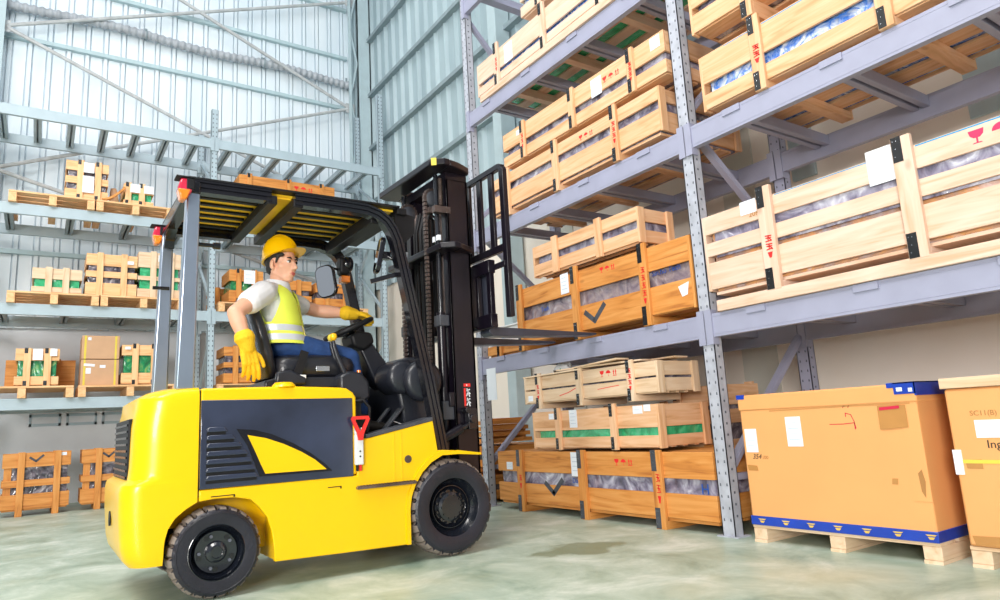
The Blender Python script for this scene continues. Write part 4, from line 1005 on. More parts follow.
# rear lamps
for y in (3.985, 4.975):
    o = -.02 if y < YC else .0
    mb = MB(); mb.prism([(.585, 2.262), (.635, 2.262), (.645, 2.19), (.615, 2.14), (.59, 2.14), (.572, 2.2)], 1, y - .038 + o, y + .038 + o); lm = mb.build('rear_lamp', M['red_lens'], fk, bevel=.01)
    mb = MB(); mb.prism([(.571, 2.20), (.64, 2.20), (.617, 2.138), (.587, 2.138)], 1, y - .040 + o, y + .040 + o); mb.build('amber_lens', M['amber'], lm, off=fk['_off'], bevel=.008)
    mb = MB(); mb.box(.56, .66, y - .045 + o, y + .045 + o, 2.263, 2.273); mb.box(.615, .655, y - .042 + o, y + .042 + o, 2.20, 2.262); mb.build('lamp_hood', M['black_matte'], lm, off=fk['_off'], bevel=.004)
mb = MB(); mb.cyl((.68, 4.09, 1.93), (.80, 4.09, 1.93), .012, 12); mb.cyl((.79, 4.09, 1.93), (.83, 4.09, 1.93), .02, 12); mb.build('grab_peg', BG, fk)
MB().cyl((.68, 4.92, 1.83), (.58, 4.92, 1.83), .012, 10).build('grab_peg', BG, fk)
# rear-view mirrors and front lamps
def mirror(c, w, h, yaw, name='mirror', tilt=0., lean=0.):
    T = Matrix.Translation(c) @ Matrix.Rotation(yaw, 4, 'Z') @ Matrix.Rotation(lean, 4, 'X') @ Matrix.Rotation(tilt, 4, 'Y')
    pts = rrect(-w / 2, w / 2, -h / 2, h / 2, w * .35, 6)
    m_ = MB().prism(pts, 0, 0, .03, T).build(name, M['black_gloss'], fk, bevel=.006)
    pts = rrect(-w / 2 + .01, w / 2 - .01, -h / 2 + .01, h / 2 - .01, w * .3, 6)
    MB().prism(pts, 0, -.0035, -.0005, T).build('mirror_glass', M['mirror'], m_, off=fk['_off'])
    return m_
mirror((1.665, 4.66, 1.895), .155, .24, math.radians(38), tilt=-.05, lean=-.14)
mb = MB(); mb.tube([(1.70, 4.68, 2.0), (1.76, 4.78, 2.03), (1.90, 4.9, 2.04)], .01, 8); mb.build('mirror_arm', BG, fk, smooth=60)
mirror((1.84, 4.13, 1.98), .13, .25, math.radians(-12), tilt=.2)
mb = MB(); mb.tube([(1.86, 4.13, 2.0), (1.90, 4.10, 1.97), (1.96, 4.07, 1.93)], .011, 8); mb.bar((1.80, 4.16, 1.80), (2.0, 4.08, 1.86), .02, .03); mb.box(1.86, 1.92, 4.09, 4.14, 1.95, 2.0); mb.build('mirror_arm', BG, fk, smooth=60)
for (x, y, z, s) in ((1.97, 4.16, 2.13, 1), (1.84, 4.80, 2.04, -1)):
    mb = MB(); mb.prism(rrect(y - .045, y + .045, z - .06, z + .08, .03), 0, x - .02, x + .05); lm = mb.build('head_lamp', M['black_matte'], fk, bevel=.012)
    mb = MB(); mb.box(x - .01, x + .06, y - .035, y + .035, z - .115, z - .062); mb.build('turn_signal', M['amber'], lm, off=fk['_off'], bevel=.008)
    if s < 0: MB().lathe([(0, -.06), (.045, -.05), (.06, -.02), (.062, .02), (.05, .03)], (x + .05, y, z + .03), 0, 24).build('lamp_shell', M['black_gloss'], lm, off=fk['_off'], smooth=60)
mb = MB(); mb.prism([(1.93, 2.06), (1.95, 2.29), (2.09, 2.26), (2.09, 2.14), (2.0, 2.05)], 1, 4.06, 4.075); mb.build('lamp_bracket', M['black_matte'], fk)
mb = MB(); mb.box(1.95, 2.02, 4.03, 4.93, 2.255, 2.30); mb.build('front_visor', M['black_matte'], fk, bevel=.004)
# mast -------------------------------------------------------------------
MK = M['mast_black']
for s in (-1, 1):
    y0 = YC + s * .34
    a, b = min(y0, y0 - s * .085), max(y0, y0 - s * .085)
    yo, yi = (a, b) if s < 0 else (b, a)
    mb = MB()   # C-channel, open inward
    mb.box(2.40, 2.585, min(yo, yo - s * .018), max(yo, yo - s * .018), .22, 2.62)
    mb.box(2.40, 2.42, a, b, .22, 2.62); mb.box(2.565, 2.585, a, b, .22, 2.62)
    mb.build('outer_mast_rail', MK, fk, bevel=.004)
    yi0 = YC + s * .245
    mb = MB(); mb.box(2.425, 2.56, min(yi0, yi0 - s * .016), max(yi0, yi0 - s * .016), .3, 2.66); mb.box(2.425, 2.44, yi0 - .03, yi0 + .03, .3, 2.66); mb.box(2.545, 2.56, yi0 - .03, yi0 + .03, .3, 2.66)
    mb.build('inner_mast_rail', MK, fk, bevel=.003)
    yc = YC + s * .27
    cy = MB().cyl((2.355, yc, .3), (2.355, yc, 1.62), .033, 20).build('lift_cylinder', MK, fk, smooth=60)
    MB().cyl((2.355, yc, 1.62), (2.355, yc, 2.66), .017, 16).build('piston_rod', M['rim'], cy, off=fk['_off'], smooth=60)
    mb = MB(); mb.lathe([(.045, 0), (.045, .05), (.03, .05), (.03, 0), (.045, 0)], (2.355, yc - .025, .88), 1, 4); 
    MB().box(2.32, 2.40, yc - .045, yc + .045, 1.52, 1.60).build('cylinder_clamp', M['strap_grey'], cy, bevel=.006)
    mb = MB(); mb.box(2.315, 2.41, yc - .05, yc + .05, .86, .99); mb.build('cylinder_clamp', M['strap_grey'], cy, off=fk['_off'], bevel=.006)
    mb = MB(); mb.box(2.335, 2.36, yc - .04, yc - .012, 2.15, 2.19); mb.box(2.335, 2.36, yc + .02, yc + .045, 2.15, 2.19); mb.build('cylinder_sticker', M['paper'], cy, off=fk['_off'])
    # chain over its pulley
    yp = YC + s * .20
    mb = MB(); mb.lathe([(.0, -.02), (.05, -.02), (.06, -.012), (.05, 0), (.06, .012), (.05, .02), (0, .02)], (2.36, yp, 2.50), 1, 28); mb.build('chain_pulley', M['strap_grey'], fk, smooth=50)
    mb = MB(); mb.tube([(2.425, yp, .5), (2.425, yp, 2.50)] , .016, 6)
    n = 60
    for k in range(n): z = .6 + k * 1.9 / n; mb.box(2.285, 2.307, yp - .016, yp + .016, z, z + .024)
    for k in range(9): a_ = PI * k / 8; mb.box(2.36 + .063 * math.cos(a_) - .012, 2.36 + .063 * math.cos(a_) + .012, yp - .016, yp + .016, 2.50 + .063 * math.sin(a_) - .012, 2.50 + .063 * math.sin(a_) + .012)
    mb.build('lift_chain', M['chain'], fk)
    # tilt cylinder
    yt = YC + s * .375
    tc = MB().cyl((2.20, yt, .70), (2.42, yt, .80), .032, 18).build('tilt_cylinder', MK, fk, smooth=60)
    mb = MB(); mb.cyl((2.40, yt, .79), (2.50, yt, .83), .02, 14); mb.box(2.47, 2.54, yt - .025, yt + .03, .79, .93); mb.cyl((2.505, yt - .04, .86), (2.505, yt + .04, .86), .03, 16); mb.cyl((2.46, yt - .04, .92), (2.46, yt + .04, .92), .02, 12); mb.build('tilt_clevis', M['black_gloss'], tc, off=fk['_off'], bevel=.004)
    MB().cyl((2.19, yt, .697), (2.203, yt, .703), .022, 14).build('cylinder_eye', M['steel'], tc, off=fk['_off'])
def plate(z0, z1, nm, xr, xl):
    pts = [(2.60, YC - .33), (2.585, YC - .375), (2.46, YC - .43), (xl + .07, YC - .45), (xl, YC - .39), (xl - .015, YC + .40), (xl + .05, YC + .45), (2.46, YC + .44), (2.585, YC + .375), (2.60, YC + .33), (2.50, YC + .30), (xl + .14, YC + .28), (xl + .14, YC - .28), (2.50, YC - .30)]
    # C-shaped plate split in three convex bands for a clean mesh
    mb = MB()
    mb.prism([(xl + .09, YC - .475), (xl, YC - .405), (xl - .025, YC + .42), (xl + .05, YC + .45), (xl + .14, YC + .44), (xl + .14, YC - .465)], 2, z0, z1)
    mb.prism([(xl + .139, YC - .465), (2.46, YC - .44), (2.585, YC - .375), (2.60, YC - .33), (2.50, YC - .28), (xl + .139, YC - .28)], 2, z0, z1)
    mb.prism([(xl + .139, YC + .44), (2.46, YC + .43), (2.585, YC + .375), (2.60, YC + .33), (2.50, YC + .28), (xl + .139, YC + .28)], 2, z0, z1)
    return mb.build(nm, MK, fk, bevel=.008)
tp = plate(2.67, 2.72, 'mast_top_tie', 2.6, 2.235)
mb = MB(); mb.box(2.40, 2.58, YC - .34, YC + .34, 2.61, 2.676); mb.build('mast_header', MK, fk)
MB().prism([(2.245, YC - .4165), (2.275, YC - .4395), (2.28, YC - .43), (2.25, YC - .407)], 2, 2.668, 2.723).build('yellow_mark', M['yellow_tape'], tp, off=fk['_off'])
plate(2.06, 2.105, 'mast_mid_tie', 2.6, 2.295)
mb = MB(); mb.box(2.36, 2.40, YC - .34, YC + .34, .95, 1.05); mb.box(2.36, 2.40, YC - .34, YC + .34, .35, .5); mb.build('mast_low_tie', MK, fk, bevel=.006)
for (y, r) in ((YC - .09, .014), (YC - .05, .014), (YC + .0, .018), (YC + .07, .012), (YC + .11, .012)):
    MB().tube([(2.37, y, .6), (2.37, y, 1.5), (2.36, y, 2.3), (2.40, y, 2.46), (2.47, y, 2.4), (2.47, y, 1.6)], r, 8).build('hydraulic_hose', M['black_matte'], fk, smooth=60)
mb = MB(); mb.box(2.31, 2.34, YC - .23, YC - .14, 2.38, 2.42); mb.box(2.30, 2.43, YC - .345, YC - .30, 2.35, 2.40)
n = 16
for k in range(n): mb.lathe([(.014, 0), (.018, .006), (.014, .012)], (2.375, YC - .30, 2.42 + k * .013), 2, 10)
mb.build('hose_bracket', M['chain'], fk)
# warning sticker on the near rail: red field with white figures
mb = MB(); ys = YC - .34 - .0012; mb.box(2.475, 2.53, ys, ys + .001, .95, 1.11); sk_ = mb.build('warning_sticker', M['strap'], fk)
mb = MB(); mb.box(2.475, 2.53, ys - .0008, ys, 1.085, 1.107); mb.box(2.475, 2.49, ys - .0008, ys, .95, 1.075); mb.build('red_field', M['red_handle'], sk_, off=fk['_off'])
mb = MB()
for z in (1.02, .955):
    stroke(mb, [(2.495, z), (2.51, z + .03), (2.525, z + .015)], .008, ys - .001); stroke(mb, [(2.50, z + .05), (2.512, z + .02), (2.52, z - .005)], .008, ys - .001); stroke(mb, [(2.497, z + .035), (2.522, z + .045)], .007, ys - .001)
mb.cyl((2.50, ys - .001, 1.096), (2.50, ys - .0005, 1.096), .005, 8)
mb.build('white_figures', M['paper'], sk_, off=fk['_off'])
# carriage, backrest, forks
mb = MB()
for z0, z1 in ((1.50, 1.60), (1.90, 2.0)): mb.box(2.66, 2.72, YC - .46, YC + .46, z0, z1)
for y in (-.43, -.26, -.1, .1, .26, .43): mb.box(2.67, 2.71, YC + y - .025, YC + y + .025, 1.59, 1.92)
for y in (-.24, .24): mb.box(2.56, 2.67, YC + y - .03, YC + y + .03, 1.52, 1.98)
mb.build('fork_carriage', MK, fk, bevel=.006)
mb = MB()
ya, yb = YC - .60, YC + .60
mb.box(2.735, 2.775, ya, ya + .055, 1.56, 2.67); mb.box(2.735, 2.775, yb - .055, yb, 1.56, 2.67)
pts = [Vector((2.755, ya + .026, 2.65)), Vector((2.755, ya + .034, 2.685)), Vector((2.755, ya + .064, 2.70)), Vector((2.755, yb - .064, 2.70)), Vector((2.755, yb - .034, 2.685)), Vector((2.755, yb - .026, 2.65))]
for p, q in zip(pts[:-1], pts[1:]): mb.bar(p, q, .04, .045, up=(0, 0, 1) if abs((q - p).z) < .02 else (1, 0, 0))
mb.box(2.737, 2.773, ya + .04, yb - .04, 2.05, 2.105)
for k in range(1, 7): y = ya + .022 + k * (yb - ya - .044) / 7.; mb.box(2.742, 2.768, y - .029, y + .029, 2.09, 2.69)
mb.box(2.72, 2.745, ya + .02, yb - .02, 1.93, 1.97)
mb.build('load_backrest', MK, fk, bevel=.004)
for s in (-1, 1):
    y = YC + s * .27
    mb = MB(); mb.prism([(2.722, 2.0), (2.722, 1.48), (2.75, 1.455), (3.2, 1.465), (3.765, 1.488), (3.78, 1.496), (3.765, 1.505), (2.80, 1.522), (2.765, 1.54), (2.765, 2.0)], 1, y - .065, y + .065)
    mb.build('fork', M['fork_steel'], fk, bevel=.004)
# wheels -----------------------------------------------------------------
def wheel(cx, y_out, R_, W_, s, lugs, drive):
    """s=-1: outer face looks to -Y"""
    cz = R_
    n = lugs * 5
    o = lambda t: t if s < 0 else -t      # offset measured from outer face inward
    rt = R_
    prof = [(R_ * .60, .004), (R_ * .62, .0), (R_ * .80, -.006), (R_ * .87, -.004), (R_ * .88, .0), (R_ * .93, .006), (R_ * .975, .022), (R_, .042), (R_, W_ / 2), (R_, W_ - .04), (R_ * .96, W_ - .012), (R_ * .6, W_)]
    def rm(k, j, r):
        if 5 <= j <= 10 and j != 8 and k % 5 == 0: return r * (.90 if j in (7, 9) else .93 if j != 5 else .97)
        return r
    mb = MB(); mb.lathe([(r, o(t)) for r, t in prof], (cx, y_out, cz), 1, n, rmod=rm)
    t_ = mb.build('tire', None, fk, mats=[M['tire'], M['tread']], smooth=32)
    me = t_.data; m = len(prof) - 1
    for p in me.polygons:
        c = p.center; rr = math.hypot(c.x + 1.5 - cx, c.z - cz)
        if rr > R_ * .945: p.material_index = 1
    dy = lambda t: y_out + o(t)
    if drive:
        pr = [(R_ * .62, .002), (R_ * .60, .012), (R_ * .575, .03), (R_ * .50, .06), (R_ * .46, .075), (R_ * .44, .05), (R_ * .43, .05), (R_ * .42, .075), (R_ * .36, .09), (R_ * .345, .07), (R_ * .30, .07), (R_ * .30, .045), (R_ * .24, .035), (0, .035)]
    else:
        pr = [(R_ * .62, .002), (R_ * .60, .0), (R_ * .58, .012), (R_ * .55, .004), (R_ * .53, .02), (R_ * .48, .045), (R_ * .45, .03), (R_ * .28, .035), (R_ * .24, .035), (R_ * .22, .012), (R_ * .17, .002), (R_ * .13, .0), (R_ * .12, .012), (0, .012)]
    rim = MB().lathe([(r, o(t)) for r, t in pr], (cx, y_out, cz), 1, 64).build('rim', M['rim'], fk, smooth=28)
    mb = MB(); nb = 12 if drive else 5; rb = R_ * (.335 if drive else .36)
    for k in range(nb):
        a = 2 * PI * (k + .5) / nb; x, z = cx + rb * math.cos(a), cz + rb * math.sin(a)
        mb.cyl((x, dy(.05 if drive else .02), z), (x, dy(.082 if drive else .038), z), .008 if drive else .009, 6)
    if drive:
        for k in range(10): a = 2 * PI * k / 10; mb.cyl((cx + R_ * .24 * math.cos(a), dy(.028), cz + R_ * .24 * math.sin(a)), (cx + R_ * .24 * math.cos(a), dy(.04), cz + R_ * .24 * math.sin(a)), .006, 6)
    mb.build('wheel_nuts', M['rim'] if drive else M['rack_hole'], rim, off=fk['_off'])
    if not drive:
        mb = MB()
        for k in range(5):
            a = 2 * PI * k / 5 + .9; x, z = cx + R_ * .37 * math.cos(a), cz + R_ * .37 * math.sin(a); mb.cyl((x, dy(.0305), z), (x, dy(.028), z), .013, 14)
        mb.build('rim_holes', M['strap'], rim, off=fk['_off'])
        MB().lathe([(R_ * .84, o(-.0065)), (R_ * .85, o(-.0085)), (R_ * .86, o(-.0065))], (cx, y_out, cz), 1, 64).build('sidewall_ring', M['tire'], t_, off=fk['_off'], smooth=60)
for s, y in ((-1, 3.958), (1, 2 * YC - 3.958)):
    wheel(2.257, y, .303, .19, s, 26, True)
    wheel(.815, y, .234, .165, s, 24, False)
# ------------------------------------------------------------------ driver
def capsule(mb, a, b, ra, rb, n=14):
    a, b = Vector(a), Vector(b); d = b - a; L = d.length; d = d / L if L > 1e-6 else Vector((0, 0, 1))
    pts = []; rs = []
    for k in (85, 60, 30): t = math.radians(k); pts.append(a - d * ra * math.sin(t)); rs.append(ra * math.cos(t))
    pts.append(a); rs.append(ra); pts.append(b); rs.append(rb)
    for k in (30, 60, 85): t = math.radians(k); pts.append(b + d * rb * math.sin(t)); rs.append(rb * math.cos(t))
    mb.tube(pts, rs, n)
def ellipsoid(mb, c, r, R3=None, n=16):
    c = Vector(c); vs = []; fs = []; m = n // 2
    rings = []
    for j in range(1, m):
        t = PI * j / m; ring = []
        for k in range(n):
            a = 2 * PI * k / n; v = Vector((r[0] * math.sin(t) * math.cos(a), r[1] * math.sin(t) * math.sin(a), r[2] * math.cos(t)))
            ring.append(c + (R3 @ v if R3 else v))
        rings.append(ring)
    mb.loft(rings)
def blob(mb, name, mat, parent, voxel=.008, smooth_it=4, off=None):
    o = mb.build(name, mat, parent, off=off, smooth=180)
    r = o.modifiers.new('remesh', 'REMESH'); r.mode = 'VOXEL'; r.voxel_size = voxel; r.use_smooth_shade = True
    s = o.modifiers.new('smooth', 'SMOOTH'); s.factor = .5; s.iterations = smooth_it
    return o
BZ = 1.30
ra0 = math.radians(35); RPW = (T4 @ Vector((WR_ * math.cos(ra0), WR_ * math.sin(ra0), 0))) - Vector((1, -.05, -.1)).normalized() * .03 + (T4.to_3x3() @ Vector((0, 0, 1))) * .073
dr = empty('person', (1.28, 4.45, 1.30), label='man in yellow hard hat, white shirt and hi-vis vest driving the forklift', cat='person')
pelvis = Vector((1.30, 4.46, 1.395)); chest = Vector((1.262, 4.44, 1.625)); ty = math.radians(-36)
tdir = Vector((math.cos(ty), math.sin(ty), 0)); tleft = Vector((-math.sin(ty), math.cos(ty), 0)); up = Vector((0, 0, 1))
SR = Vector((1.245, 4.44, 1.712)) - tleft * .185; SL = Vector((1.265, 4.445, 1.715)) + tleft * .175
ER = Vector((.925, 4.12, 1.545)); WR = Vector((.985, 4.10, 1.36))
EL = Vector((1.60, 4.66, 1.675)); WL = RPW
KR = Vector((1.715, 4.35, 1.305)); KL = Vector((1.71, 4.58, 1.30)); AR = Vector((1.80, 4.36, .93)); AL = Vector((1.82, 4.58, .93))
HR = pelvis + Vector((0, -.09, 0)); HL = pelvis + Vector((0, .09, 0))
neck0 = Vector((1.262, 4.43, 1.75)); HC = Vector((1.285, 4.41, 1.925))
hy = math.radians(-57); HRot = Matrix.Rotation(hy, 3, 'Z') @ Matrix.Rotation(math.radians(4), 3, 'Y')
HK = 1.07; H = lambda x, y, z: HC + HRot @ (Vector((x, y, z)) * HK)      # head frame: x forward, y left, z up
TR = Matrix.Rotation(ty, 3, 'Z')
mb = MB()
# head: cranium, face wedge, jaw, chin
ellipsoid(mb, H(-.018, 0, .045), (.100, .080, .100), HRot, 20)
ellipsoid(mb, H(.022, 0, -.01), (.074, .070, .09), HRot, 20)
ellipsoid(mb, H(.042, 0, -.062), (.045, .045, .045), HRot, 16)
capsule(mb, H(.062, -.010, -.092), H(.062, .010, -.092), .019, .019)
capsule(mb, H(-.02, -.05, -.045), H(.05, -.022, -.088), .02, .02); capsule(mb, H(-.02, .05, -.045), H(.05, .022, -.088), .02, .02)
capsule(mb, H(.062, -.035, .032), H(.062, .035, .032), .02, .02)            # brow
capsule(mb, H(.05, -.045, -.02), H(.035, -.056, -.012), .02, .02); capsule(mb, H(.05, .045, -.02), H(.035, .056, -.012), .02, .02)   # cheek bones
capsule(mb, H(.084, 0, .018), H(.107, 0, -.022), .0085, .0125)              # nose
capsule(mb, H(.094, -.012, -.028), H(.094, .012, -.028), .0085, .0085)
capsule(mb, H(.083, -.018, -.053), H(.083, .018, -.053), .009, .009); capsule(mb, H(.08, -.014, -.066), H(.08, .014, -.066), .0095, .0095)
for s in (-1, 1):   # ears
    T = HRot @ Matrix.Rotation(s * .35, 3, 'Z')
    ellipsoid(mb, H(-.012, s * .082, -.006), (.019, .011, .032), T, 14); ellipsoid(mb, H(-.006, s * .076, -.03), (.012, .01, .014), T, 12)
# neck, trunk, limbs: one continuous surface
capsule(mb, neck0, H(-.022, 0, -.05), .064, .056)
ellipsoid(mb, chest, (.10, .155, .16), TR, 20); ellipsoid(mb, pelvis, (.125, .155, .10), None, 20)
capsule(mb, pelvis, chest, .11, .12)
capsule(mb, SR, SL, .06, .06)
for S_, E_, W_ in ((SR, ER, WR), (SL, EL, WL)):
    capsule(mb, S_, E_, .060, .046); mid = E_.lerp(W_, .3); capsule(mb, E_, mid, .046, .049); capsule(mb, mid, W_, .049, .031)
for H_, K_, A_ in ((HR, KR, AR), (HL, KL, AL)):
    capsule(mb, H_, K_, .075, .055); mid = K_.lerp(A_, .3); capsule(mb, K_, mid, .053, .052); capsule(mb, mid, A_, .052, .036)
body = blob(mb, 'body', M['skin'], dr, .0065, 3)
OFF = dr['_off']
# eyes, brows, lips
for s in (-1, 1):
    mb = MB(); ellipsoid(mb, H(.0725, s * .031, .012), (.0125, .0150, .0088), HRot, 16); ey = mb.build('eye', M['eye_white'], dr, smooth=180)
    mb = MB(); ellipsoid(mb, H(.0815, s * .030, .012), (.0055, .0075, .0080), HRot, 12); mb.build('iris', M['iris'], ey, off=OFF, smooth=180)
    mb = MB(); mb.tube([H(.081, s * .014, .031), H(.0845, s * .028, .0375), H(.076, s * .048, .034)], [.0042, .0058, .0032], 8); mb.build('eyebrow', M['hair'], dr, smooth=180)
    mb = MB(); mb.tube([H(.081, s * .018, .0165), H(.0850, s * .031, .0215), H(.077, s * .045, .0145)], [.0026, .0034, .0022], 6); mb.build('eyelid', M['hair'], dr, smooth=180)
mb = MB(); mb.tube([H(.082, -.024, -.0585), H(.0915, -.009, -.0545), H(.0925, 0, -.056), H(.0915, .009, -.0545), H(.082, .024, -.0585)], [.002, .0048, .0045, .0048, .002], 8)
mb.tube([H(.082, -.021, -.0605), H(.0895, 0, -.0665), H(.082, .021, -.0605)], [.002, .0058, .002], 8); mb.build('lips', M['lip'], dr, smooth=180)
# short black hair: back and sides below the hat
mb = MB(); ellipsoid(mb, H(-.040, 0, .035), (.090, .082, .088), HRot, 20)
ellipsoid(mb, H(-.060, 0, -.02), (.050, .066, .05), HRot, 16)
for s in (-1, 1): capsule(mb, H(.050, s * .064, .052), H(-.01, s * .074, .05), .014, .015); capsule(mb, H(.026, s * .073, .045), H(.014, s * .0755, .004), .011, .007)
blob(mb, 'hair', M['hair'], dr, .006, 2)
# hard hat
HT = Matrix.Rotation(hy, 3, 'Z') @ Matrix.Rotation(math.radians(-15), 3, 'Y')
HH = lambda x, y, z: HC + Vector((0, 0, .058)) + HT @ (Vector((x, y, z)) * 1.06)
rings = []; n = 36
for t in [0, .12, .3, .5, .68, .82, .92, .98]:
    a0 = t * PI / 2; r = math.cos(a0) ** .8; z = .142 * math.sin(a0) ** 1.0
    rings.append([HH(-.012 + (.122 if True else 0) * r * math.cos(2 * PI * k / n), .099 * r * math.sin(2 * PI * k / n), z) for k in range(n)])
hat = MB(); hat.loft([[HC + Vector((0, 0, .058)) + (p - HC - Vector((0, 0, .058))) * .96 for p in rings[0]]] + rings)
# rim and peak
ring0, ring1, ring2 = [], [], []
for k in range(n):
    a = 2 * PI * k / n; c_, s_ = math.cos(a), math.sin(a)
    ext = .008 + (.05 * max(0, c_) ** 2.2)
    ring0.append(HH(-.012 + .120 * c_, .097 * s_, .006)); ring1.append(HH(-.012 + (.122 + ext) * c_, (.099 + ext * .55) * s_, -.004 - .006 * max(0, c_))); ring2.append(HH(-.012 + .118 * c_, .095 * s_, -.006))
hat.loft([ring0, ring1, ring2], cap=False)
for y in (-.018, 0, .018):
    hat.tube([HH(-.012 + .119 * math.cos(a), y, .006 + .140 * math.sin(a)) for a in [math.radians(d) for d in range(14, 168, 11)]], .0055 if y == 0 else .0035, 8)
hat_o = hat.build('hard_hat', M['helmet'], dr, smooth=50)
# shirt: torso, collar, short sleeves
def pt(x, y, z): return chest + TR @ Vector((x, y, z))
mb = MB()
ellipsoid(mb, chest + Vector((0, 0, .0)), (.115, .172, .168), TR, 22); capsule(mb, pelvis + Vector((0, 0, .03)), chest, .132, .135)
ellipsoid(mb, pelvis + Vector((0, 0, .03)), (.14, .165, .08), None, 18)
capsule(mb, SR, SL, .066, .066)
capsule(mb, SR, SR.lerp(ER, .50), .078, .076); capsule(mb, SL, SL.lerp(EL, .45), .076, .068)
for S_ in (SR, SL): capsule(mb, S_ + up * .005, neck0 + up * .012 + (S_ - neck0) * .22, .062, .052)
sh = blob(mb, 'shirt', M['shirt'], dr, .0075, 3)
mb = MB()
for s in (-1, 1):
    mb.loft([[neck0 + TR @ Vector((math.cos(a) * .066 * f - .0, s * abs(math.sin(a)) * .072 * f, zz + (.012 * -math.cos(a)))) for a in [PI * q / 10 for q in range(11)]] + [neck0 + TR @ Vector((math.cos(a) * .060 * f, s * abs(math.sin(a)) * .066 * f, zz + (.012 * -math.cos(a)))) for a in [PI * q / 10 for q in range(10, -1, -1)]] for f, zz in ((1.38, -.005), (1.16, .05), (1.10, .068))])
mb.build('collar', M['shirt'], sh, off=OFF, smooth=60)
# vest panels: thicker shell around the trunk, leaving sleeves free
def shell(rows, a0, a1, n, nm, mat, par, th=.008):
    """rows: (z offset, rx, ry, cx) in chest frame; angle 0 = front"""
    outer, inner = [], []
    for (zz, rx, ry, cx, cy_) in rows:
        outer.append([chest + TR @ Vector((cx + rx * math.cos(a), cy_ + ry * math.sin(a), zz)) for a in [a0 + (a1 - a0) * q / n for q in range(n + 1)]])
        inner.append([chest + TR @ Vector((cx + (rx - th) * math.cos(a), cy_ + (ry - th) * math.sin(a), zz)) for a in [a0 + (a1 - a0) * q / n for q in range(n + 1)]])
    rings = [o_ + i_[::-1] for o_, i_ in zip(outer, inner)]
    return MB().loft(rings).build(nm, mat, par, off=OFF, smooth=60)
D2 = math.radians
def rowz(z):   # trunk envelope in chest frame
    tab = ((-.235, .170, .185, .030, .0), (-.17, .160, .180, .02, .0), (-.08, .145, .182, .008, 0), (.0, .137, .186, 0, 0), (.06, .128, .176, .0, 0), (.11, .110, .148, .0, 0), (.14, .090, .12, .0, 0), (.157, .07, .10, -.0, 0))
    for a, b in zip(tab[:-1], tab[1:]):
        if z <= b[0]:
            t = (z - a[0]) / (b[0] - a[0]); return tuple([z] + [a[i] + (b[i] - a[i]) * t for i in range(1, 5)])
    return tab[-1]
zsv = [-.235, -.2, -.15, -.1, -.05, 0]
vest = shell([rowz(z) for z in zsv[:4]], D2(4), D2(356), 44, 'safety_vest', M['vest'], dr, .012)
def panel(pairs, nm, mat, par, lift=.0, th=.012):
    rings = []
    for z, a0, a1 in pairs:
        zz, rx, ry, cx, cy_ = rowz(z); rx += lift; ry += lift; n = 12
        o_ = [chest + TR @ Vector((cx + rx * math.cos(a), cy_ + ry * math.sin(a), zz)) for a in [D2(a0 + (a1 - a0) * q / n) for q in range(n + 1)]]
        i_ = [chest + TR @ Vector((cx + (rx - th) * math.cos(a), cy_ + (ry - th) * math.sin(a), zz)) for a in [D2(a0 + (a1 - a0) * q / n) for q in range(n + 1)]]
        rings.append(o_ + i_[::-1])
    return MB().loft(rings).build(nm, mat, par, off=OFF, smooth=60)
for s in (-1, 1):   # front panels rising to the shoulders, armholes left open
    q = lambda z, a, b: (z, a, b) if s > 0 else (z, -b, -a)
    panel([q(-.105, 2, 84), q(-.06, 2, 72), q(-.01, 3, 62), q(.03, 5, 56), q(.06, 9, 56), (lambda t: t)(q(.10, 18, 62)), q(.13, 30, 74), q(.155, 50, 100)], 'front_panel', M['vest'], vest, lift=.005)
panel([(-.105, 98, 262), (-.06, 108, 252), (-.01, 116, 244), (.04, 122, 238), (.1, 116, 244), (.155, 100, 260)], 'back_panel', M['vest'], vest, lift=.005)
for z0, z1 in ((-.155, -.115), (-.215, -.175)):
    shell([(lambda r_: (r_[0], r_[1] + .003, r_[2] + .003, r_[3], r_[4]))(rowz(z)) for z in (z0, (z0 + z1) / 2, z1)], D2(6), D2(354), 44, 'reflective_band', M['reflect'], vest, .004)
mb = MB(); mb.tube([chest + TR @ Vector((rowz(z)[3] + rowz(z)[1] + .001, .0, z)) for z in (-.21, -.17, -.1, -.03, .03)], .004, 6); mb.build('zipper', M['yellow_tape'], vest, off=OFF)
# jeans
mb = MB(); ellipsoid(mb, pelvis + Vector((0, 0, -.015)), (.135, .17, .10), None, 20)
for H_, K_, A_ in ((HR, KR, AR), (HL, KL, AL)):
    capsule(mb, H_, K_, .088, .069); mid = K_.lerp(A_, .3); capsule(mb, K_, mid, .067, .064); capsule(mb, mid, A_ + Vector((0, 0, .02)), .062, .052)
blob(mb, 'jeans', M['jeans'], dr, .008, 4)
for A_ in (AR, AL):
    mb = MB(); capsule(mb, A_ + Vector((-.03, 0, -.075)), A_ + Vector((.14, 0, -.09)), .043, .034); capsule(mb, A_, A_ + Vector((0, 0, -.06)), .045, .045); blob(mb, 'shoe', M['shoe'], dr, .008, 3)
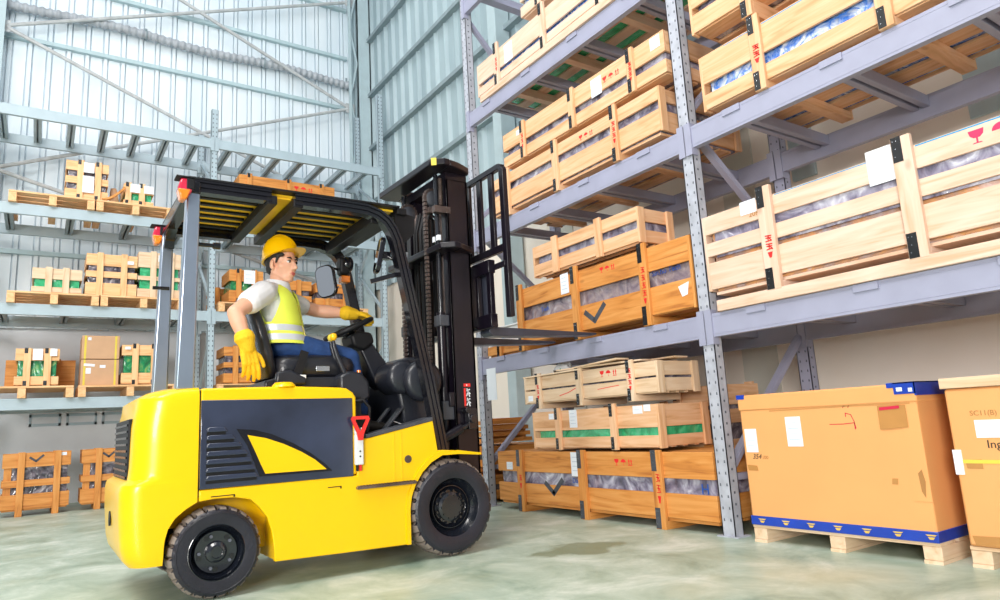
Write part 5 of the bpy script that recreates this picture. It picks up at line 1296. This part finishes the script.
# gloves
def hand(mb, wrist, fwd, side, palm_n, curls, thumb, L=.088, cuff=.055, k=1.):
    """fwd: along the palm; side: toward the thumb; palm_n: out of the palm"""
    fwd, side, palm_n = fwd.normalized(), side.normalized(), palm_n.normalized()
    capsule(mb, wrist - fwd * cuff * k, wrist + fwd * .005, .046 * k, .036 * k, 18)
    for q in (-.028, -.009, .010, .028): capsule(mb, wrist + side * q * .8 * k + fwd * .012 * k, wrist + (side * q + fwd * L) * k, .0170 * k, .0150 * k)
    ln = ((.040, .026, .020), (.044, .030, .022), (.041, .028, .021), (.033, .021, .018))
    for q, l3, cu in zip((.031, .0105, -.0115, -.032), ln, curls):
        p = wrist + (side * q + fwd * L) * k; ang = 0
        for sgm, (ll, c_) in enumerate(zip(l3, cu)):
            ang += c_; d = fwd * math.cos(ang) + palm_n * math.sin(ang) + side * (q * (2.2 if sgm == 0 else .4)); d.normalize()
            r0 = (.0114, .0106, .0098)[sgm] * k; p2 = p + d * ll * k; capsule(mb, p, p2, r0, r0 - .0006, 10); p = p2
    p = wrist + (side * .025 + fwd * .03) * k
    for (d, ll, r) in thumb:
        v = (fwd * d[0] + side * d[1] + palm_n * d[2]).normalized(); p2 = p + v * ll * k; capsule(mb, p, p2, r * k, (r - .001) * k, 10); p = p2
# right hand hangs down beside the seat back, palm to the seat
f = Vector((.22, 0.02, -1)); sd = Vector((1, .15, .22)); pn = Vector((-.1, 1, 0))
mb = MB(); hand(mb, WR + Vector((.006, 0, -.02)), f, sd, pn, ((.12, .25, .2), (.2, .3, .25), (.3, .35, .3), (.4, .4, .3)), (((.75, .75, .15), .038, .0135), ((.95, .4, .2), .030, .012), ((1, .15, .2), .022, .011)), cuff=.045, k=1.22, L=.078)
capsule(mb, WR + Vector((-.01, 0, .03)), WR + Vector((0, 0, -.0)), .060, .046, 18)
gr = blob(mb, 'work_glove', M['glove'], dr, .0042, 2)
# left hand closes round the far front of the steering wheel
ra = math.radians(35); RP_ = T4 @ Vector((WR_ * math.cos(ra), WR_ * math.sin(ra), 0))
wn = T4.to_3x3() @ Vector((0, 0, 1)); tang = T4.to_3x3() @ Vector((-math.sin(ra), math.cos(ra), 0)); radial = T4.to_3x3() @ Vector((math.cos(ra), math.sin(ra), 0))
wl = RP_ - (Vector((1, -.05, -.1)).normalized() * .02) + wn * .07
f = Vector((1, -.02, -.12)); f.normalize()
mb = MB(); hand(mb, wl, f, Vector((.15, -1, 0)).cross(Vector((0, 0, 0))) if False else (Vector((.1, -1, .1))), -wn + f * .05, ((.75, 1.15, .9), (.8, 1.15, .9), (.85, 1.15, .9), (.9, 1.15, .9)), (((.5, .7, .45), .034, .0135), ((.8, .2, .7), .028, .012), ((.6, .0, .9), .02, .011)), L=.070, cuff=.045, k=1.18)
gl = blob(mb, 'work_glove', M['glove'], dr, .0042, 2)
# ------------------------------------------------------------------ light, sky, camera
w = bpy.data.worlds.new('sky'); SC.world = w; w.use_nodes = True
nt = w.node_tree; bg = nt.nodes['Background']
tc = nt.nodes.new('ShaderNodeTexCoord'); sp = nt.nodes.new('ShaderNodeSeparateXYZ'); nt.links.new(tc.outputs['Generated'], sp.inputs[0])
cr = ramp(nt, sp.outputs[2], [(.0, (.72, .74, .78)), (.5, (.8, .87, .95)), (1., (.95, .98, 1.))])
nt.links.new(cr, bg.inputs[0]); bg.inputs[1].default_value = .42
def area(name, loc, target, size, power, col=(1, 1, 1)):
    l = bpy.data.lights.new(name, 'AREA'); l.shape = 'RECTANGLE'; l.size = size[0]; l.size_y = size[1]; l.energy = power; l.color = col
    o = bpy.data.objects.new(name, l); COL.objects.link(o); o.location = loc
    o.rotation_euler = (Vector(target) - Vector(loc)).to_track_quat('-Z', 'Y').to_euler(); return o
area('front_fill', (-5.5, -4.5, 2.4), (3.5, 4., 1.3), (3.2, 2.6), 900, (1., .97, .93))  # unseen fill added low at front left to reach under the shelves
area('overhead_fill', (-2.5, 1.5, 8.), (2.5, 4.5, 1.0), (3.0, 3.0), 420, (1., .97, .92))  # unseen area light added high at front left, no fitting behind it
area('overhead_fill', (1.5, 7.2, 11.), (1.5, 12, 6), (5, 2.5), 120, (.92, .97, 1.))  # unseen fill added to brighten the upper rear wall
area('overhead_fill', (-3.5, 6., 6.5), (1.0, 11.5, 1.5), (2.5, 2.5), 150, (1., .98, .95))  # unseen fill added for the loads on the left rack
area('overhead_fill', (0, 3., 9.5), (1.0, 5, 0), (4, 4), 200, (1., 1., 1.))  # unseen fill added overhead, above the forklift
cam = bpy.data.cameras.new('camera'); co = bpy.data.objects.new('camera', cam); COL.objects.link(co)
r0 = Vector((0.8301231, -0.55477578, -0.05585219)); u0 = Vector((-0.05335751, -0.17874811, 0.98244699)); f0 = Vector((0.55502127, 0.81257181, 0.17798439))
mm = Matrix((r0, u0, -f0)).transposed().to_4x4(); mm.translation = Vector((0, 0, .82)); co.matrix_world = mm
cam.sensor_width = 36; cam.lens = 678.34 * 36 / 1000; cam.clip_start = .05; cam.clip_end = 100
SC.camera = co
SC.view_settings.view_transform = 'Standard'; SC.view_settings.look = 'None'; SC.view_settings.exposure = .14; SC.view_settings.gamma = 1
SC.view_settings.use_curve_mapping = False
for o in list(bpy.data.objects):
    if '_off' in o: del o['_off']
